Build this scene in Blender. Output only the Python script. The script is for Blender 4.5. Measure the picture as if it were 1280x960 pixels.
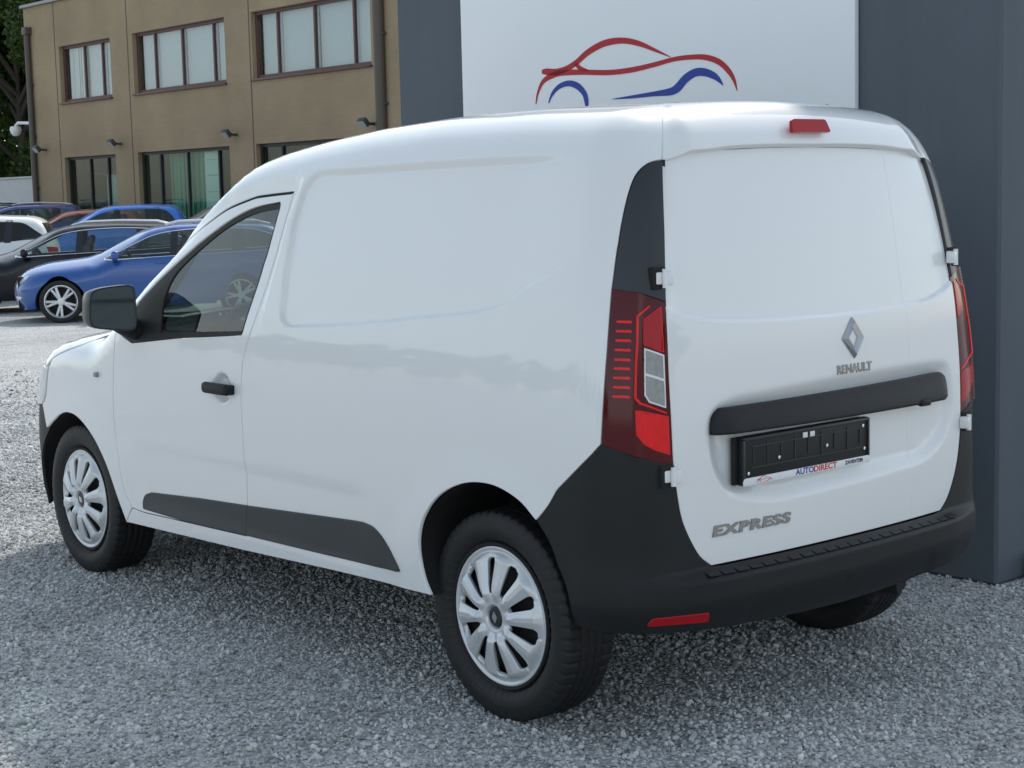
import bpy, bmesh, math, random
import numpy as np
from mathutils import Vector, Matrix
from mathutils.geometry import delaunay_2d_cdt
for o in list(bpy.data.objects): bpy.data.objects.remove(o)
scene = bpy.context.scene
COL = scene.collection
rng = np.random.default_rng(7); random.seed(7)
# ---------------------------------------------------------------- camera
cam = bpy.data.cameras.new('camera'); cam.sensor_width = 36; cam.lens = 57.27; cam.clip_end = 3000; cam.clip_start = .05
camo = bpy.data.objects.new('camera', cam); COL.objects.link(camo)
_yaw, _pit, _rol = -0.6997, -0.1164, -0.0245
_F = Vector((math.cos(_pit)*math.cos(_yaw), math.cos(_pit)*math.sin(_yaw), math.sin(_pit)))
_r = _F.cross(Vector((0, 0, 1))).normalized(); _u = _r.cross(_F)
_R = _r*math.cos(_rol)+_u*math.sin(_rol); _U = -_r*math.sin(_rol)+_u*math.cos(_rol)
camo.matrix_world = Matrix(((_R.x, _U.x, -_F.x, -3.722), (_R.y, _U.y, -_F.y, 3.8496), (_R.z, _U.z, -_F.z, 1.5823), (0, 0, 0, 1)))
scene.camera = camo
scene.render.resolution_x, scene.render.resolution_y = 1024, 768
# ---------------------------------------------------------------- light: sun stands ahead and to the right of the van
SUN_EL = math.radians(47)
SUN_TO = Vector((math.cos(SUN_EL)*.5, -math.cos(SUN_EL)*.866, math.sin(SUN_EL)))      # towards the sun
world = bpy.data.worlds.new('World'); scene.world = world; world.use_nodes = True
wn = world.node_tree.nodes; wl = world.node_tree.links
sky = wn.new('ShaderNodeTexSky'); sky.sky_type = 'NISHITA'; sky.sun_disc = False
sky.sun_elevation = SUN_EL; sky.sun_rotation = math.atan2(SUN_TO.x, SUN_TO.y)
sky.air_density = 1.0; sky.dust_density = 1.0; sky.ozone_density = 1.0
wn['Background'].inputs['Strength'].default_value = .15
hz = wn.new('ShaderNodeHueSaturation'); hz.inputs['Hue'].default_value = .483; hz.inputs['Saturation'].default_value = .53      # thin white haze over the blue
wl.new(sky.outputs[0], hz.inputs['Color']); wl.new(hz.outputs[0], wn['Background'].inputs['Color'])
sl = bpy.data.lights.new('sun', 'SUN'); sl.energy = 2.1; sl.angle = math.radians(2.0); sl.color = (1, .955, .88)
so = bpy.data.objects.new('sun', sl); COL.objects.link(so); so.rotation_euler = (-SUN_TO).to_track_quat('-Z', 'Y').to_euler(); so.location = (0, 0, 20)
scene.view_settings.view_transform = 'Standard'; scene.view_settings.look = 'None'
scene.view_settings.exposure = .70; scene.view_settings.gamma = 1
# ---------------------------------------------------------------- van body surface
import math
import numpy as np
def sstep(a, b, x):
    t = np.clip((x-a)/(b-a), 0, 1); return t*t*(3-2*t)
def table(pts, lo, hi, n=3000, blur=0.06):
    xs = np.array([p[0] for p in pts]); ys = np.array([p[1] for p in pts])
    g = np.linspace(lo, hi, n); v = np.interp(g, xs, ys)
    k = max(1, int(blur/(hi-lo)*n)); ker = np.hanning(2*k+3); ker /= ker.sum()
    vp = np.concatenate([v[0]+(v[1]-v[0])*np.arange(-k-1, 0), v, v[-1]+(v[-1]-v[-2])*np.arange(1, k+2)])
    return g, np.convolve(vp, ker, 'valid')
def smax(a, b, k):
    h = np.maximum(k-np.abs(a-b), 0)/k
    return np.maximum(a, b)+h*h*k*0.25
class Van:
    yk, xk, Lc, Lt, xf, Lf = .42, -.36, .40, .35, 2.95, .5
    def __init__(s):
        s.top = table([(-1.2,1.79),(-.7,1.822),(-.4,1.842),(0,1.856),(.4,1.856),(.8,1.838),(1.1,1.812),(1.35,1.782),(1.55,1.742),(1.75,1.66),(2.56,1.120),(2.75,1.098),(3.1,1.030),(3.35,.925),(3.6,.77),(4.2,.4)], -1.2, 4.2, blur=.13)
        s.wz = table([(-.2,.845),(.2,.853),(.35,.862),(.55,.868),(.8,.870),(.95,.866),(1.1,.852),(1.3,.822),(1.5,.785),(1.7,.742),(2.0,.665)], -.2, 2.0, blur=.12)
        s.wx = table([(-1.0,.022),(-.5,.008),(-.2,0),(2.2,0),(2.6,.008),(3.0,.035),(3.3,.075),(3.7,.15),(4.2,.3)], -1.0, 4.2, blur=.15)
        s.rx = table([(-.2,-.66),(.4,-.665),(.75,-.668),(.95,-.664),(1.2,-.645),(1.45,-.608),(1.68,-.566),(2.0,-.50)], -.2, 2.0, blur=.12)
        s.fx = table([(-.2,3.52),(.2,3.60),(.35,3.66),(.55,3.665),(.75,3.62),(.9,3.54),(1.1,3.4)], -.2, 1.1, blur=.1)
        s.zk = table([(-1.2,1.45),(.9,1.45),(1.55,1.34),(2.62,.80),(3.0,.74),(3.6,.62),(4.2,.5)], -1.2, 4.2, blur=.2)
    def ztop(s, x): return np.interp(x, *s.top)
    def f(s, x, y, z):
        ay = np.abs(y)
        ws = sstep(1.45, 1.75, x)*(1-sstep(2.35, 2.95, x)); hd = sstep(2.35, 2.95, x)
        side = ay-(np.interp(z, *s.wz)-np.interp(x, *s.wx))
        crown = (.045+.07*ws+.024*hd)*(ay/.75)**2
        slope = np.interp(x, s.top[0], np.gradient(s.top[1], s.top[0]))
        top = (z-(s.ztop(x)-crown))/np.sqrt(1+slope**2)
        kt = .17-.07*ws-.06*hd
        o = smax(side, top, kt)
        rear = (np.interp(z, *s.rx)+.05*(ay/.75)**2.2)-x
        o = smax(o, rear, .165)
        front = x-(np.interp(z, *s.fx)-.27*(ay/.8)**2.5)
        return smax(o, front, .24)
    def frame(s, S, T):
        S = np.asarray(S, float); T = np.asarray(T, float)
        th = np.clip((s.xk-S)/s.Lc, 0, 1)*math.pi/2; e = np.maximum(s.xk-s.Lc-S, 0)
        tf = np.clip((S-s.xf)/s.Lf, 0, 1)*math.pi/2; ef = np.maximum(S-s.xf-s.Lf, 0)
        qx = np.clip(S, s.xk, s.xf); qy = s.yk-e-ef
        dx = -np.sin(th)+np.sin(tf); dy = np.cos(th)*np.cos(tf)
        zk = np.interp(np.clip(S, -1, 3.3), *s.zk)
        ph = np.clip((T-zk)/s.Lt, 0, 1)*math.pi/2; ov = np.maximum(T-zk-s.Lt, 0)
        qy2 = qy-ov*dy; qx2 = qx-ov*dx
        return (qx2, qy2, np.minimum(T, zk)), (dx*np.cos(ph), dy*np.cos(ph), np.sin(ph))
    def solve(s, q, d, add=0):
        lo = np.zeros(np.broadcast(q[0], d[0], q[2]).shape); hi = lo+1.5
        for i in range(24):
            m = (lo+hi)/2; v = s.f(q[0]+d[0]*m, q[1]+d[1]*m, q[2]+d[2]*m) > 0
            hi = np.where(v, m, hi); lo = np.where(v, lo, m)
        m = (lo+hi)/2+add
        return np.stack(np.broadcast_arrays(q[0]+d[0]*m, q[1]+d[1]*m, q[2]+d[2]*m), -1)
    def base(s, S, T, add=0):
        q, d = s.frame(S, T); return s.solve(q, d, add)
    def rear(s, Y, Z, add=0):
        Y = np.asarray(Y, float); Z = np.asarray(Z, float)
        return s.solve((Y*0-.1, Y, Z), (Y*0-1, Y*0, Y*0), add)
    def grad(s, P, e=.002):
        x, y, z = P.T; g = np.stack([s.f(x+e, y, z)-s.f(x-e, y, z), s.f(x, y+e, z)-s.f(x, y-e, z), s.f(x, y, z+e)-s.f(x, y, z-e)], 1)
        return g/(np.linalg.norm(g, axis=1, keepdims=True)+1e-12)
    def ctr(s, S): return np.interp(np.clip(S, -1, 3.3), *s.zk)+s.Lt+s.yk
    def normal_of(s, fn, S, T, e=.003):
        a = fn(S+e, T)-fn(S-e, T); b = fn(S, T+e)-fn(S, T-e)
        n = np.cross(b, a); n /= np.linalg.norm(n, axis=-1, keepdims=True)+1e-12
        return n
van = Van()
# ---------------------------------------------------------------- helpers
def mat(name, col, rough=.5, metal=0, coat=0, spec=.5, trans=0, ior=1.45, emit=None, bump=0, bscale=200, var=0, vscale=5, alpha=1):
    m = bpy.data.materials.new(name); m.use_nodes = True; nt = m.node_tree; b = nt.nodes['Principled BSDF']
    b.inputs['Base Color'].default_value = (*col, 1); b.inputs['Roughness'].default_value = rough
    b.inputs['Metallic'].default_value = metal; b.inputs['Coat Weight'].default_value = coat; b.inputs['Coat Roughness'].default_value = .03
    b.inputs['Specular IOR Level'].default_value = spec; b.inputs['Transmission Weight'].default_value = trans; b.inputs['IOR'].default_value = ior
    if bump or var:
        tc = nt.nodes.new('ShaderNodeTexCoord')
    if bump:
        nz = nt.nodes.new('ShaderNodeTexNoise'); nz.inputs['Scale'].default_value = bscale; nz.inputs['Detail'].default_value = 3
        bp = nt.nodes.new('ShaderNodeBump'); bp.inputs['Strength'].default_value = bump; bp.inputs['Distance'].default_value = .002
        nt.links.new(tc.outputs['Object'], nz.inputs['Vector']); nt.links.new(nz.outputs['Fac'], bp.inputs['Height']); nt.links.new(bp.outputs[0], b.inputs['Normal'])
    if var:
        nz = nt.nodes.new('ShaderNodeTexNoise'); nz.inputs['Scale'].default_value = vscale; nz.inputs['Detail'].default_value = 5
        mx = nt.nodes.new('ShaderNodeMix'); mx.data_type = 'RGBA'
        mx.inputs[6].default_value = (*[c*(1-var) for c in col], 1); mx.inputs[7].default_value = (*[min(1, c*(1+var)) for c in col], 1)
        nt.links.new(tc.outputs['Object'], nz.inputs['Vector']); nt.links.new(nz.outputs['Fac'], mx.inputs[0]); nt.links.new(mx.outputs[2], b.inputs['Base Color'])
    return m
def glass_mat(name, tint, rough=0.0, refl=1.0):
    # thin pane: fresnel reflection over tinted see-through
    m = bpy.data.materials.new(name); m.use_nodes = True; nt = m.node_tree; n = nt.nodes; n.remove(n['Principled BSDF'])
    t = n.new('ShaderNodeBsdfTransparent'); t.inputs[0].default_value = (*tint, 1)
    g = n.new('ShaderNodeBsdfGlossy'); g.inputs['Roughness'].default_value = rough
    lw = n.new('ShaderNodeLayerWeight'); pw = n.new('ShaderNodeMath'); pw.operation = 'POWER'; pw.inputs[1].default_value = 5      # Schlick, same from both sides
    fr = n.new('ShaderNodeMath'); fr.operation = 'MULTIPLY_ADD'; fr.inputs[1].default_value = .95; fr.inputs[2].default_value = .05
    nt.links.new(lw.outputs['Facing'], pw.inputs[0]); nt.links.new(pw.outputs[0], fr.inputs[0])
    mu = n.new('ShaderNodeMath'); mu.operation = 'MULTIPLY'; mu.inputs[1].default_value = 1.3*refl; mu.use_clamp = True
    mx = n.new('ShaderNodeMixShader')
    nt.links.new(fr.outputs[0], mu.inputs[0]); nt.links.new(mu.outputs[0], mx.inputs[0]); nt.links.new(t.outputs[0], mx.inputs[1]); nt.links.new(g.outputs[0], mx.inputs[2])
    nt.links.new(mx.outputs[0], n['Material Output'].inputs[0])
    return m
def tag(o, label=None, cat=None, group=None, kind=None):
    if label: o['label'] = label
    if cat: o['category'] = cat
    if group: o['group'] = group
    if kind: o['kind'] = kind
    return o
def empty(name, loc=(0, 0, 0), rz=0):
    o = bpy.data.objects.new(name, None); o.empty_display_size = .2; COL.objects.link(o)
    o.location = loc; o.rotation_euler = (0, 0, rz); return o
def link(name, me, m=None, parent=None, loc=None, rot=None):
    if m is not None and not me.materials: me.materials.append(m)
    o = bpy.data.objects.new(name, me); COL.objects.link(o)
    if parent is not None: o.parent = parent
    if loc is not None: o.location = loc
    if rot is not None: o.rotation_euler = rot
    return o
def copy_tree(o, parent=None):
    c = o.copy(); COL.objects.link(c); c.parent = parent
    for ch in list(o.children): copy_tree(ch, c)
    return c
def mesh_of(name, V, F, N=None, smooth=False):
    me = bpy.data.meshes.new(name); me.from_pydata([tuple(v) for v in np.asarray(V, float).tolist()], [], [tuple(f) for f in (F.tolist() if hasattr(F, 'tolist') else F)])
    if smooth or N is not None: me.polygons.foreach_set('use_smooth', [True]*len(me.polygons))
    if N is not None: me.normals_split_custom_set_from_vertices(np.asarray(N).tolist())
    me.update(); return me
class MB:
    """collects simple shapes into one mesh"""
    def __init__(s): s.bm = bmesh.new()
    def box(s, c, size, rot=None, bev=0, seg=2):
        r = bmesh.ops.create_cube(s.bm, size=1); vs = r['verts']
        M = Matrix.Translation(c) @ (rot.to_4x4() if rot is not None else Matrix()) @ Matrix.Diagonal((*size, 1))
        bmesh.ops.transform(s.bm, matrix=M, verts=vs)
        if bev: bmesh.ops.bevel(s.bm, geom=list({e for v in vs for e in v.link_edges}), offset=bev, segments=seg, affect='EDGES', profile=.5)
        return s
    def tube(s, pts, r, n=10, cap=True):
        pts = [Vector(p) for p in pts]; rings = []
        rr = r if hasattr(r, '__len__') else [r]*len(pts)
        up = Vector((0, 0, 1))
        for i, p in enumerate(pts):
            d = (pts[min(i+1, len(pts)-1)]-pts[max(i-1, 0)]).normalized()
            a = d.cross(up); a = a.normalized() if a.length > 1e-3 else Vector((1, 0, 0)); b = d.cross(a)
            rings.append([s.bm.verts.new(p+(a*math.cos(2*math.pi*k/n)+b*math.sin(2*math.pi*k/n))*rr[i]) for k in range(n)])
        for A, B in zip(rings, rings[1:]):
            for k in range(n): s.bm.faces.new((A[k], A[(k+1) % n], B[(k+1) % n], B[k]))
        if cap: s.bm.faces.new(rings[0][::-1]); s.bm.faces.new(rings[-1])
        return s
    def lathe(s, prof, c=(0, 0, 0), axis='Z', n=32, cap=True):
        # prof: (radius, height)
        rings = []
        for r, h in prof:
            ring = []
            for k in range(n):
                a = 2*math.pi*k/n; ca, sa = r*math.cos(a), r*math.sin(a)
                v = {'Z': (ca, sa, h), 'Y': (sa, h, ca), 'X': (h, ca, sa)}[axis]
                ring.append(s.bm.verts.new(Vector(v)+Vector(c)))
            rings.append(ring)
        for A, B in zip(rings, rings[1:]):
            for k in range(n): s.bm.faces.new((A[k], A[(k+1) % n], B[(k+1) % n], B[k]))
        if cap and prof[0][0] > 1e-4: s.bm.faces.new(rings[0][::-1])
        if cap and prof[-1][0] > 1e-4: s.bm.faces.new(rings[-1])
        return s
    def prism(s, poly, o, u, v, w):
        # polygon (a,b) -> o+a*u+b*v, thick by vector w
        o, u, v, w = map(Vector, (o, u, v, w))
        A = [s.bm.verts.new(o+u*a+v*b) for a, b in poly]; B = [s.bm.verts.new(o+u*a+v*b+w) for a, b in poly]; n = len(A)
        s.bm.faces.new(A[::-1]); s.bm.faces.new(B)
        for k in range(n): s.bm.faces.new((A[k], A[(k+1) % n], B[(k+1) % n], B[k]))
        return s
    def mesh(s, name, smooth=True, angle=35):
        bmesh.ops.remove_doubles(s.bm, verts=s.bm.verts, dist=1e-5)
        bmesh.ops.recalc_face_normals(s.bm, faces=s.bm.faces)
        if smooth:
            for f in s.bm.faces: f.smooth = True
            for e in s.bm.edges:
                if len(e.link_faces) == 2 and e.calc_face_angle(0) > math.radians(angle): e.smooth = False
        me = bpy.data.meshes.new(name); s.bm.to_mesh(me); s.bm.free(); return me
    def build(s, name, m, parent=None, smooth=True, angle=35, loc=None, rot=None):
        return link(name, s.mesh(name, smooth, angle), m, parent, loc, rot)
def rotz(a): return Matrix.Rotation(a, 3, 'Z')
def roty(a): return Matrix.Rotation(a, 3, 'Y')
def rotx(a): return Matrix.Rotation(a, 3, 'X')
def smooth(pts, n=8, closed=False):
    """Catmull-Rom through the points"""
    P = np.array(pts, float); L = len(P); out = []
    rngi = range(L if closed else L-1)
    for i in rngi:
        p1, p2 = P[i], P[(i+1) % L]
        p0 = P[i-1] if (closed or i > 0) else 2*p1-p2
        p3 = P[(i+2) % L] if (closed or i+2 < L) else 2*p2-p1
        for k in range(n):
            t = k/n; out.append(.5*((2*p1)+(-p0+p2)*t+(2*p0-5*p1+4*p2-p3)*t*t+(-p0+3*p1-3*p2+p3)*t**3))
    if not closed: out.append(P[-1])
    return np.array(out)
def chamfer(pts, r, n=5):
    """closed polygon with its corners rounded by r"""
    P = np.array(pts, float); L = len(P); out = []
    for i in range(L):
        a, b, c = P[i-1], P[i], P[(i+1) % L]
        ra = min(r, np.linalg.norm(a-b)*.45); rc = min(r, np.linalg.norm(c-b)*.45)
        p = b+(a-b)/np.linalg.norm(a-b)*ra; q = b+(c-b)/np.linalg.norm(c-b)*rc
        for k in range(n+1):
            t = k/n; out.append((1-t)**2*p+2*t*(1-t)*b+t*t*q)
    return np.array(out)
def resample(L, ds):
    L = np.asarray(L, float); out = []
    for i in range(len(L)):
        a, b = L[i], L[(i+1) % len(L)]; d = np.linalg.norm(b-a)
        if d < 1e-6: continue
        k = max(1, int(math.ceil(d/ds)))
        out += [a+(b-a)*j/k for j in range(k)]
    return np.array(out)
def area(L): x, y = L[:, 0], L[:, 1]; return .5*np.sum(x*np.roll(y, -1)-np.roll(x, -1)*y)
def inside(pts, loops):
    r = np.zeros(len(pts), bool); x, y = pts[:, 0], pts[:, 1]
    for L in loops:
        a = L; b = np.roll(L, -1, 0)
        for i in range(len(a)):
            y0, y1 = a[i, 1], b[i, 1]
            if y0 == y1: continue
            c = ((y0 > y) != (y1 > y)) & (x < (b[i, 0]-a[i, 0])*(y-y0)/(y1-y0)+a[i, 0])
            r ^= c
    return r
def segdist(pts, loops, closed=True):
    d = np.full(len(pts), 1e9)
    for L in loops:
        a = L if closed else L[:-1]; b = np.roll(L, -1, 0) if closed else L[1:]
        for i in range(len(a)):
            e = b[i]-a[i]; l2 = e@e+1e-12; t = np.clip(((pts-a[i])@e)/l2, 0, 1)
            q = pts-a[i]-t[:, None]*e; d = np.minimum(d, q[:, 0]**2+q[:, 1]**2)
    return np.sqrt(d)
def sdist(S, T, loop):
    sh = np.shape(S); p = np.stack([np.ravel(S), np.ravel(T)], 1)
    d = segdist(p, [loop]); return np.where(inside(p, [loop]), -d, d).reshape(sh)
def panel(fn, loops, grid=.03, ds=.015, gap=0, flange=.012, bev=.0015, extra=None, eps=.003, centre=None, flip=False, nfix=None, keep=None):
    """a sheet cut from the surface fn(S,T) along loops (first outer, then holes), with a rolled edge
    -> (verts, normals, faces).  centre: axis index whose ~0 marks the mirror plane (no edge there)"""
    LS = []
    for i, L in enumerate(loops):
        L = np.asarray(L, float)
        if (area(L) > 0) != (i == 0): L = L[::-1]
        L = resample(L, ds)
        if gap:
            e = np.roll(L, -1, 0)-L; e /= np.linalg.norm(e, axis=1, keepdims=True); nn = np.stack([-e[:, 1], e[:, 0]], 1)
            nv = nn+np.roll(nn, 1, 0); nv /= np.maximum(np.linalg.norm(nv, axis=1, keepdims=True), .5); 
            if keep is not None: nv[keep(L[:, 0], L[:, 1])] = 0
            L = L+nv*gap
        LS.append(L)
    lo, hi = LS[0].min(0), LS[0].max(0)
    gx, gy = np.meshgrid(np.arange(lo[0]+grid*.5, hi[0], grid), np.arange(lo[1]+grid*.43, hi[1], grid*.87), indexing='ij')
    gx = gx+(np.arange(gx.shape[1])[None, :] % 2)*grid*.5
    G = np.stack([gx.ravel(), gy.ravel()], 1)
    if extra is not None and len(extra): G = np.concatenate([G, extra])
    G = G[inside(G, LS)]
    if len(G): G = G[segdist(G, LS) > min(grid*.4, ds*.6)]
    V = [Vector(p) for L in LS for p in L]+[Vector(p) for p in G]
    E = []; k = 0
    for L in LS: E += [(k+i, k+(i+1) % len(L)) for i in range(len(L))]; k += len(L)
    r = delaunay_2d_cdt(V, E, [], 0, 1e-6)
    uv = np.array([(v.x, v.y) for v in r[0]]); T = np.array([f for f in r[2] if len(f) == 3], int)
    T = T[inside(uv[T].mean(1), LS)]
    us = np.unique(T); mp = np.full(len(uv), -1); mp[us] = np.arange(len(us)); uv = uv[us]; T = mp[T]
    P = fn(uv[:, 0], uv[:, 1])
    a = fn(uv[:, 0]+eps, uv[:, 1])-fn(uv[:, 0]-eps, uv[:, 1]); b = fn(uv[:, 0], uv[:, 1]+eps)-fn(uv[:, 0], uv[:, 1]-eps)
    N = np.cross(a, b); N /= np.linalg.norm(N, axis=1, keepdims=True)+1e-12
    if flip: N = -N
    if nfix is not None:
        w = np.linalg.norm(np.cross(a, b), axis=1) < (2*eps)**2*.05; N[w] = nfix(P[w])
    if centre is not None:
        m = np.abs(P[:, centre]) < .004; P[m, centre] = 0
    fnm = np.cross(P[T[:, 1]]-P[T[:, 0]], P[T[:, 2]]-P[T[:, 0]])
    bad = (fnm*N[T[:, 0]]).sum(1) < 0
    T[bad] = T[bad][:, ::-1]
    if not flange: return P, N, T
    ed = {}
    for t in T:
        for i in range(3): ed[(t[i], t[(i+1) % 3])] = 1
    B = [e for e in ed if (e[1], e[0]) not in ed]
    B = [e for e in B if np.linalg.norm(P[e[0]]-P[e[1]]) > 1e-4]
    if keep is not None: kp = keep(uv[:, 0], uv[:, 1]); B = [e for e in B if not (kp[e[0]] and kp[e[1]])]
    if centre is not None: B = [e for e in B if not (P[e[0], centre] == 0 and P[e[1], centre] == 0)]
    out = {}
    for i, j in B:
        o = np.cross(P[j]-P[i], (N[i]+N[j])); o /= np.linalg.norm(o)+1e-12
        out[i] = out.get(i, 0)+o; out[j] = out.get(j, 0)+o
    ids = list(out); pos = {v: k for k, v in enumerate(ids)}; n0 = len(P); n = len(ids)
    O = np.array([out[v]/(np.linalg.norm(out[v])+1e-12) for v in ids]); P0 = P[ids]; N0 = N[ids]
    P1 = P0+O*bev-N0*bev*.8; N1 = N0+O; N1 /= np.linalg.norm(N1, axis=1, keepdims=True)
    P2 = P0+O*bev*1.1-N0*flange
    F = [tuple(t) for t in T]
    for i, j in B:
        a, b = pos[i], pos[j]
        F += [(j, i, n0+a, n0+b), (n0+b, n0+a, n0+n+a, n0+n+b)]
    return np.concatenate([P, P1, P2]), np.concatenate([N, N1, O]), F
def mirrored(pc):
    P, N, F = pc; return P*np.array([1, -1, 1]), N*np.array([1, -1, 1]), [tuple(f)[::-1] for f in F]
def merge(pcs):
    P, N, F, k = [], [], [], 0
    for p, n, f in pcs:
        P.append(p); N.append(n); F += [tuple(int(i)+k for i in t) for t in f]; k += len(p)
    return np.concatenate(P), np.concatenate(N), F
def sheet(name, pcs, m, parent=None):
    if isinstance(pcs, tuple): pcs = [pcs]
    P, N, F = merge(pcs); return link(name, mesh_of(name, P, F, N), m, parent)
def text_mesh(txt, size, depth, shear=0, xs=1.0, spacing=1.0, bold=0):
    cu = bpy.data.curves.new('lettering', 'FONT'); cu.body = txt; cu.size = size; cu.extrude = depth; cu.shear = shear; cu.space_character = spacing; cu.offset = bold
    cu.align_x = 'LEFT'; cu.resolution_u = 4
    o = bpy.data.objects.new('lettering', cu); COL.objects.link(o)
    dg = bpy.context.evaluated_depsgraph_get(); me = bpy.data.meshes.new_from_object(o.evaluated_get(dg))
    bpy.data.objects.remove(o); me.materials.clear()
    v = np.array([x.co[:] for x in me.vertices]); lo = v[:, 0].min(); w = v[:, 0].max()-lo
    for x in me.vertices: x.co.x = (x.co.x-lo)*xs
    return me, w*xs
def ribbon(pts, widths, n=6):
    P = smooth(pts, n); W = np.interp(np.linspace(0, 1, len(P)), np.linspace(0, 1, len(widths)), widths)
    e = np.gradient(P, axis=0); e /= np.linalg.norm(e, axis=1, keepdims=True)+1e-9; nn = np.stack([-e[:, 1], e[:, 0]], 1)
    return P+nn*W[:, None]/2, P-nn*W[:, None]/2
def swoosh_mesh(parts, o, u, v, w, size):
    o, u, v, w = map(Vector, (o, u, v, w)); bm = bmesh.new()
    for pts, wd in parts:
        A, B = ribbon(pts, wd)
        f = lambda p, h: bm.verts.new(o+u*(p[0]*size)+v*(p[1]*size)+w*h)
        ra = [(f(a, 0), f(b, 0), f(a, 1), f(b, 1)) for a, b in zip(A, B)]
        for r, q in zip(ra, ra[1:]):
            bm.faces.new((r[2], r[3], q[3], q[2])); bm.faces.new((r[0], r[2], q[2], q[0])); bm.faces.new((r[3], r[1], q[1], q[3]))
    bmesh.ops.recalc_face_normals(bm, faces=bm.faces)
    me = bpy.data.meshes.new('swoosh'); bm.to_mesh(me); bm.free(); return me
# ---------------------------------------------------------------- the setting
WA = math.radians(1.6); WX = Vector((math.cos(WA), math.sin(WA), 0)); WN = Vector((-math.sin(WA), math.cos(WA), 0)); ZUP = Vector((0, 0, 1))
def nodes_of(name):
    m = bpy.data.materials.new(name); m.use_nodes = True; return m, m.node_tree, m.node_tree.nodes, m.node_tree.links, m.node_tree.nodes['Principled BSDF']
# gravel bed: every cell of the pattern is one stone
GRAVEL_RAMP = [(0, (.24, .243, .245)), (.2, (.42, .43, .432)), (.6, (.56, .57, .572)), (.88, (.65, .655, .65)), (1, (.78, .78, .77))]
def ramp(n, stops):
    r = n.new('ShaderNodeValToRGB'); e = r.color_ramp.elements
    while len(e) < len(stops): e.new(.5)
    for el, (p, c) in zip(e, stops): el.position = p; el.color = (*c, 1)
    return r
m, nt, n, l, b = nodes_of('gravel_bed'); GRAVB = m
tc = n.new('ShaderNodeTexCoord'); vo = n.new('ShaderNodeTexVoronoi'); vo.inputs['Scale'].default_value = 72
l.new(tc.outputs['Object'], vo.inputs['Vector'])
sep = n.new('ShaderNodeSeparateColor'); l.new(vo.outputs['Color'], sep.inputs[0])
rp_ = ramp(n, [(p_, tuple(v_*.86 for v_ in c_)) for p_, c_ in GRAVEL_RAMP]); l.new(sep.outputs[0], rp_.inputs[0])  # bed colour darkened, standing in for the self-shadow between loose stones
ns = n.new('ShaderNodeTexNoise'); ns.inputs['Scale'].default_value = .9; ns.inputs['Detail'].default_value = 6; ns.inputs['Roughness'].default_value = .65
mp = n.new('ShaderNodeMapping'); mp.inputs['Scale'].default_value = (1.0, .35, 1); mp.inputs['Rotation'].default_value = (0, 0, .9)
l.new(tc.outputs['Object'], mp.inputs[0]); l.new(mp.outputs[0], ns.inputs['Vector'])
r2 = ramp(n, [(.30, (.70, .70, .69)), (.52, (1, 1, 1)), (.75, (1.12, 1.12, 1.10))]); l.new(ns.outputs['Fac'], r2.inputs[0])
mx = n.new('ShaderNodeMix'); mx.data_type = 'RGBA'; mx.blend_type = 'MULTIPLY'; mx.inputs[0].default_value = 1
l.new(rp_.outputs[0], mx.inputs[6]); l.new(r2.outputs[0], mx.inputs[7]); l.new(mx.outputs[2], b.inputs['Base Color'])
b.inputs['Roughness'].default_value = .95; b.inputs['Specular IOR Level'].default_value = .15
bmp = n.new('ShaderNodeBump'); bmp.invert = True; bmp.inputs['Strength'].default_value = 1; bmp.inputs['Distance'].default_value = .012
l.new(vo.outputs['Distance'], bmp.inputs['Height']); l.new(bmp.outputs[0], b.inputs['Normal'])
def gz(x, y):      # the yard dips slightly under the first row of cars
    dep = (np.asarray(x)+3.72)*.7651-(np.asarray(y)-3.85)*.6439
    return -.2*sstep(9, 19, dep)*(1-sstep(28.5, 32, dep))
gxs = np.concatenate([[-600, -200, -60], np.arange(-20, 61, 1.0), [100, 250, 600]]); gys = np.concatenate([[-600, -200, -80], np.arange(-42, 31, 1.0), [80, 250, 600]])
GX, GY = np.meshgrid(gxs, gys, indexing='ij'); nx, ny = GX.shape
me = mesh_of('ground', np.stack([GX.ravel(), GY.ravel(), gz(GX, GY).ravel()], 1), [(i*ny+j, (i+1)*ny+j, (i+1)*ny+j+1, i*ny+j+1) for i in range(nx-1) for j in range(ny-1)], smooth=True)
tag(link('ground', me, GRAVB), kind='structure')
# loose stones lying on the bed near the van
m, nt, n, l, b = nodes_of('gravel_stone'); STONE = m
oi = n.new('ShaderNodeObjectInfo'); rp_ = ramp(n, GRAVEL_RAMP); l.new(oi.outputs['Random'], rp_.inputs[0])
tc = n.new('ShaderNodeTexCoord'); nz = n.new('ShaderNodeTexNoise'); nz.inputs['Scale'].default_value = 3; l.new(tc.outputs['Object'], nz.inputs['Vector'])
r2 = ramp(n, [(.3, (.78, .78, .78)), (.7, (1.12, 1.12, 1.12))]); l.new(nz.outputs['Fac'], r2.inputs[0])
mx = n.new('ShaderNodeMix'); mx.data_type = 'RGBA'; mx.blend_type = 'MULTIPLY'; mx.inputs[0].default_value = 1
l.new(rp_.outputs[0], mx.inputs[6]); l.new(r2.outputs[0], mx.inputs[7]); b.inputs['Roughness'].default_value = .8
ge = n.new('ShaderNodeNewGeometry'); n3 = n.new('ShaderNodeTexNoise'); n3.inputs['Scale'].default_value = 1.3; n3.inputs['Detail'].default_value = 4; l.new(ge.outputs['Position'], n3.inputs['Vector'])
r3 = ramp(n, [(.32, (.76, .76, .75)), (.68, (1.12, 1.12, 1.11))]); l.new(n3.outputs['Fac'], r3.inputs[0])
m3 = n.new('ShaderNodeMix'); m3.data_type = 'RGBA'; m3.blend_type = 'MULTIPLY'; m3.inputs[0].default_value = 1
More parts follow.
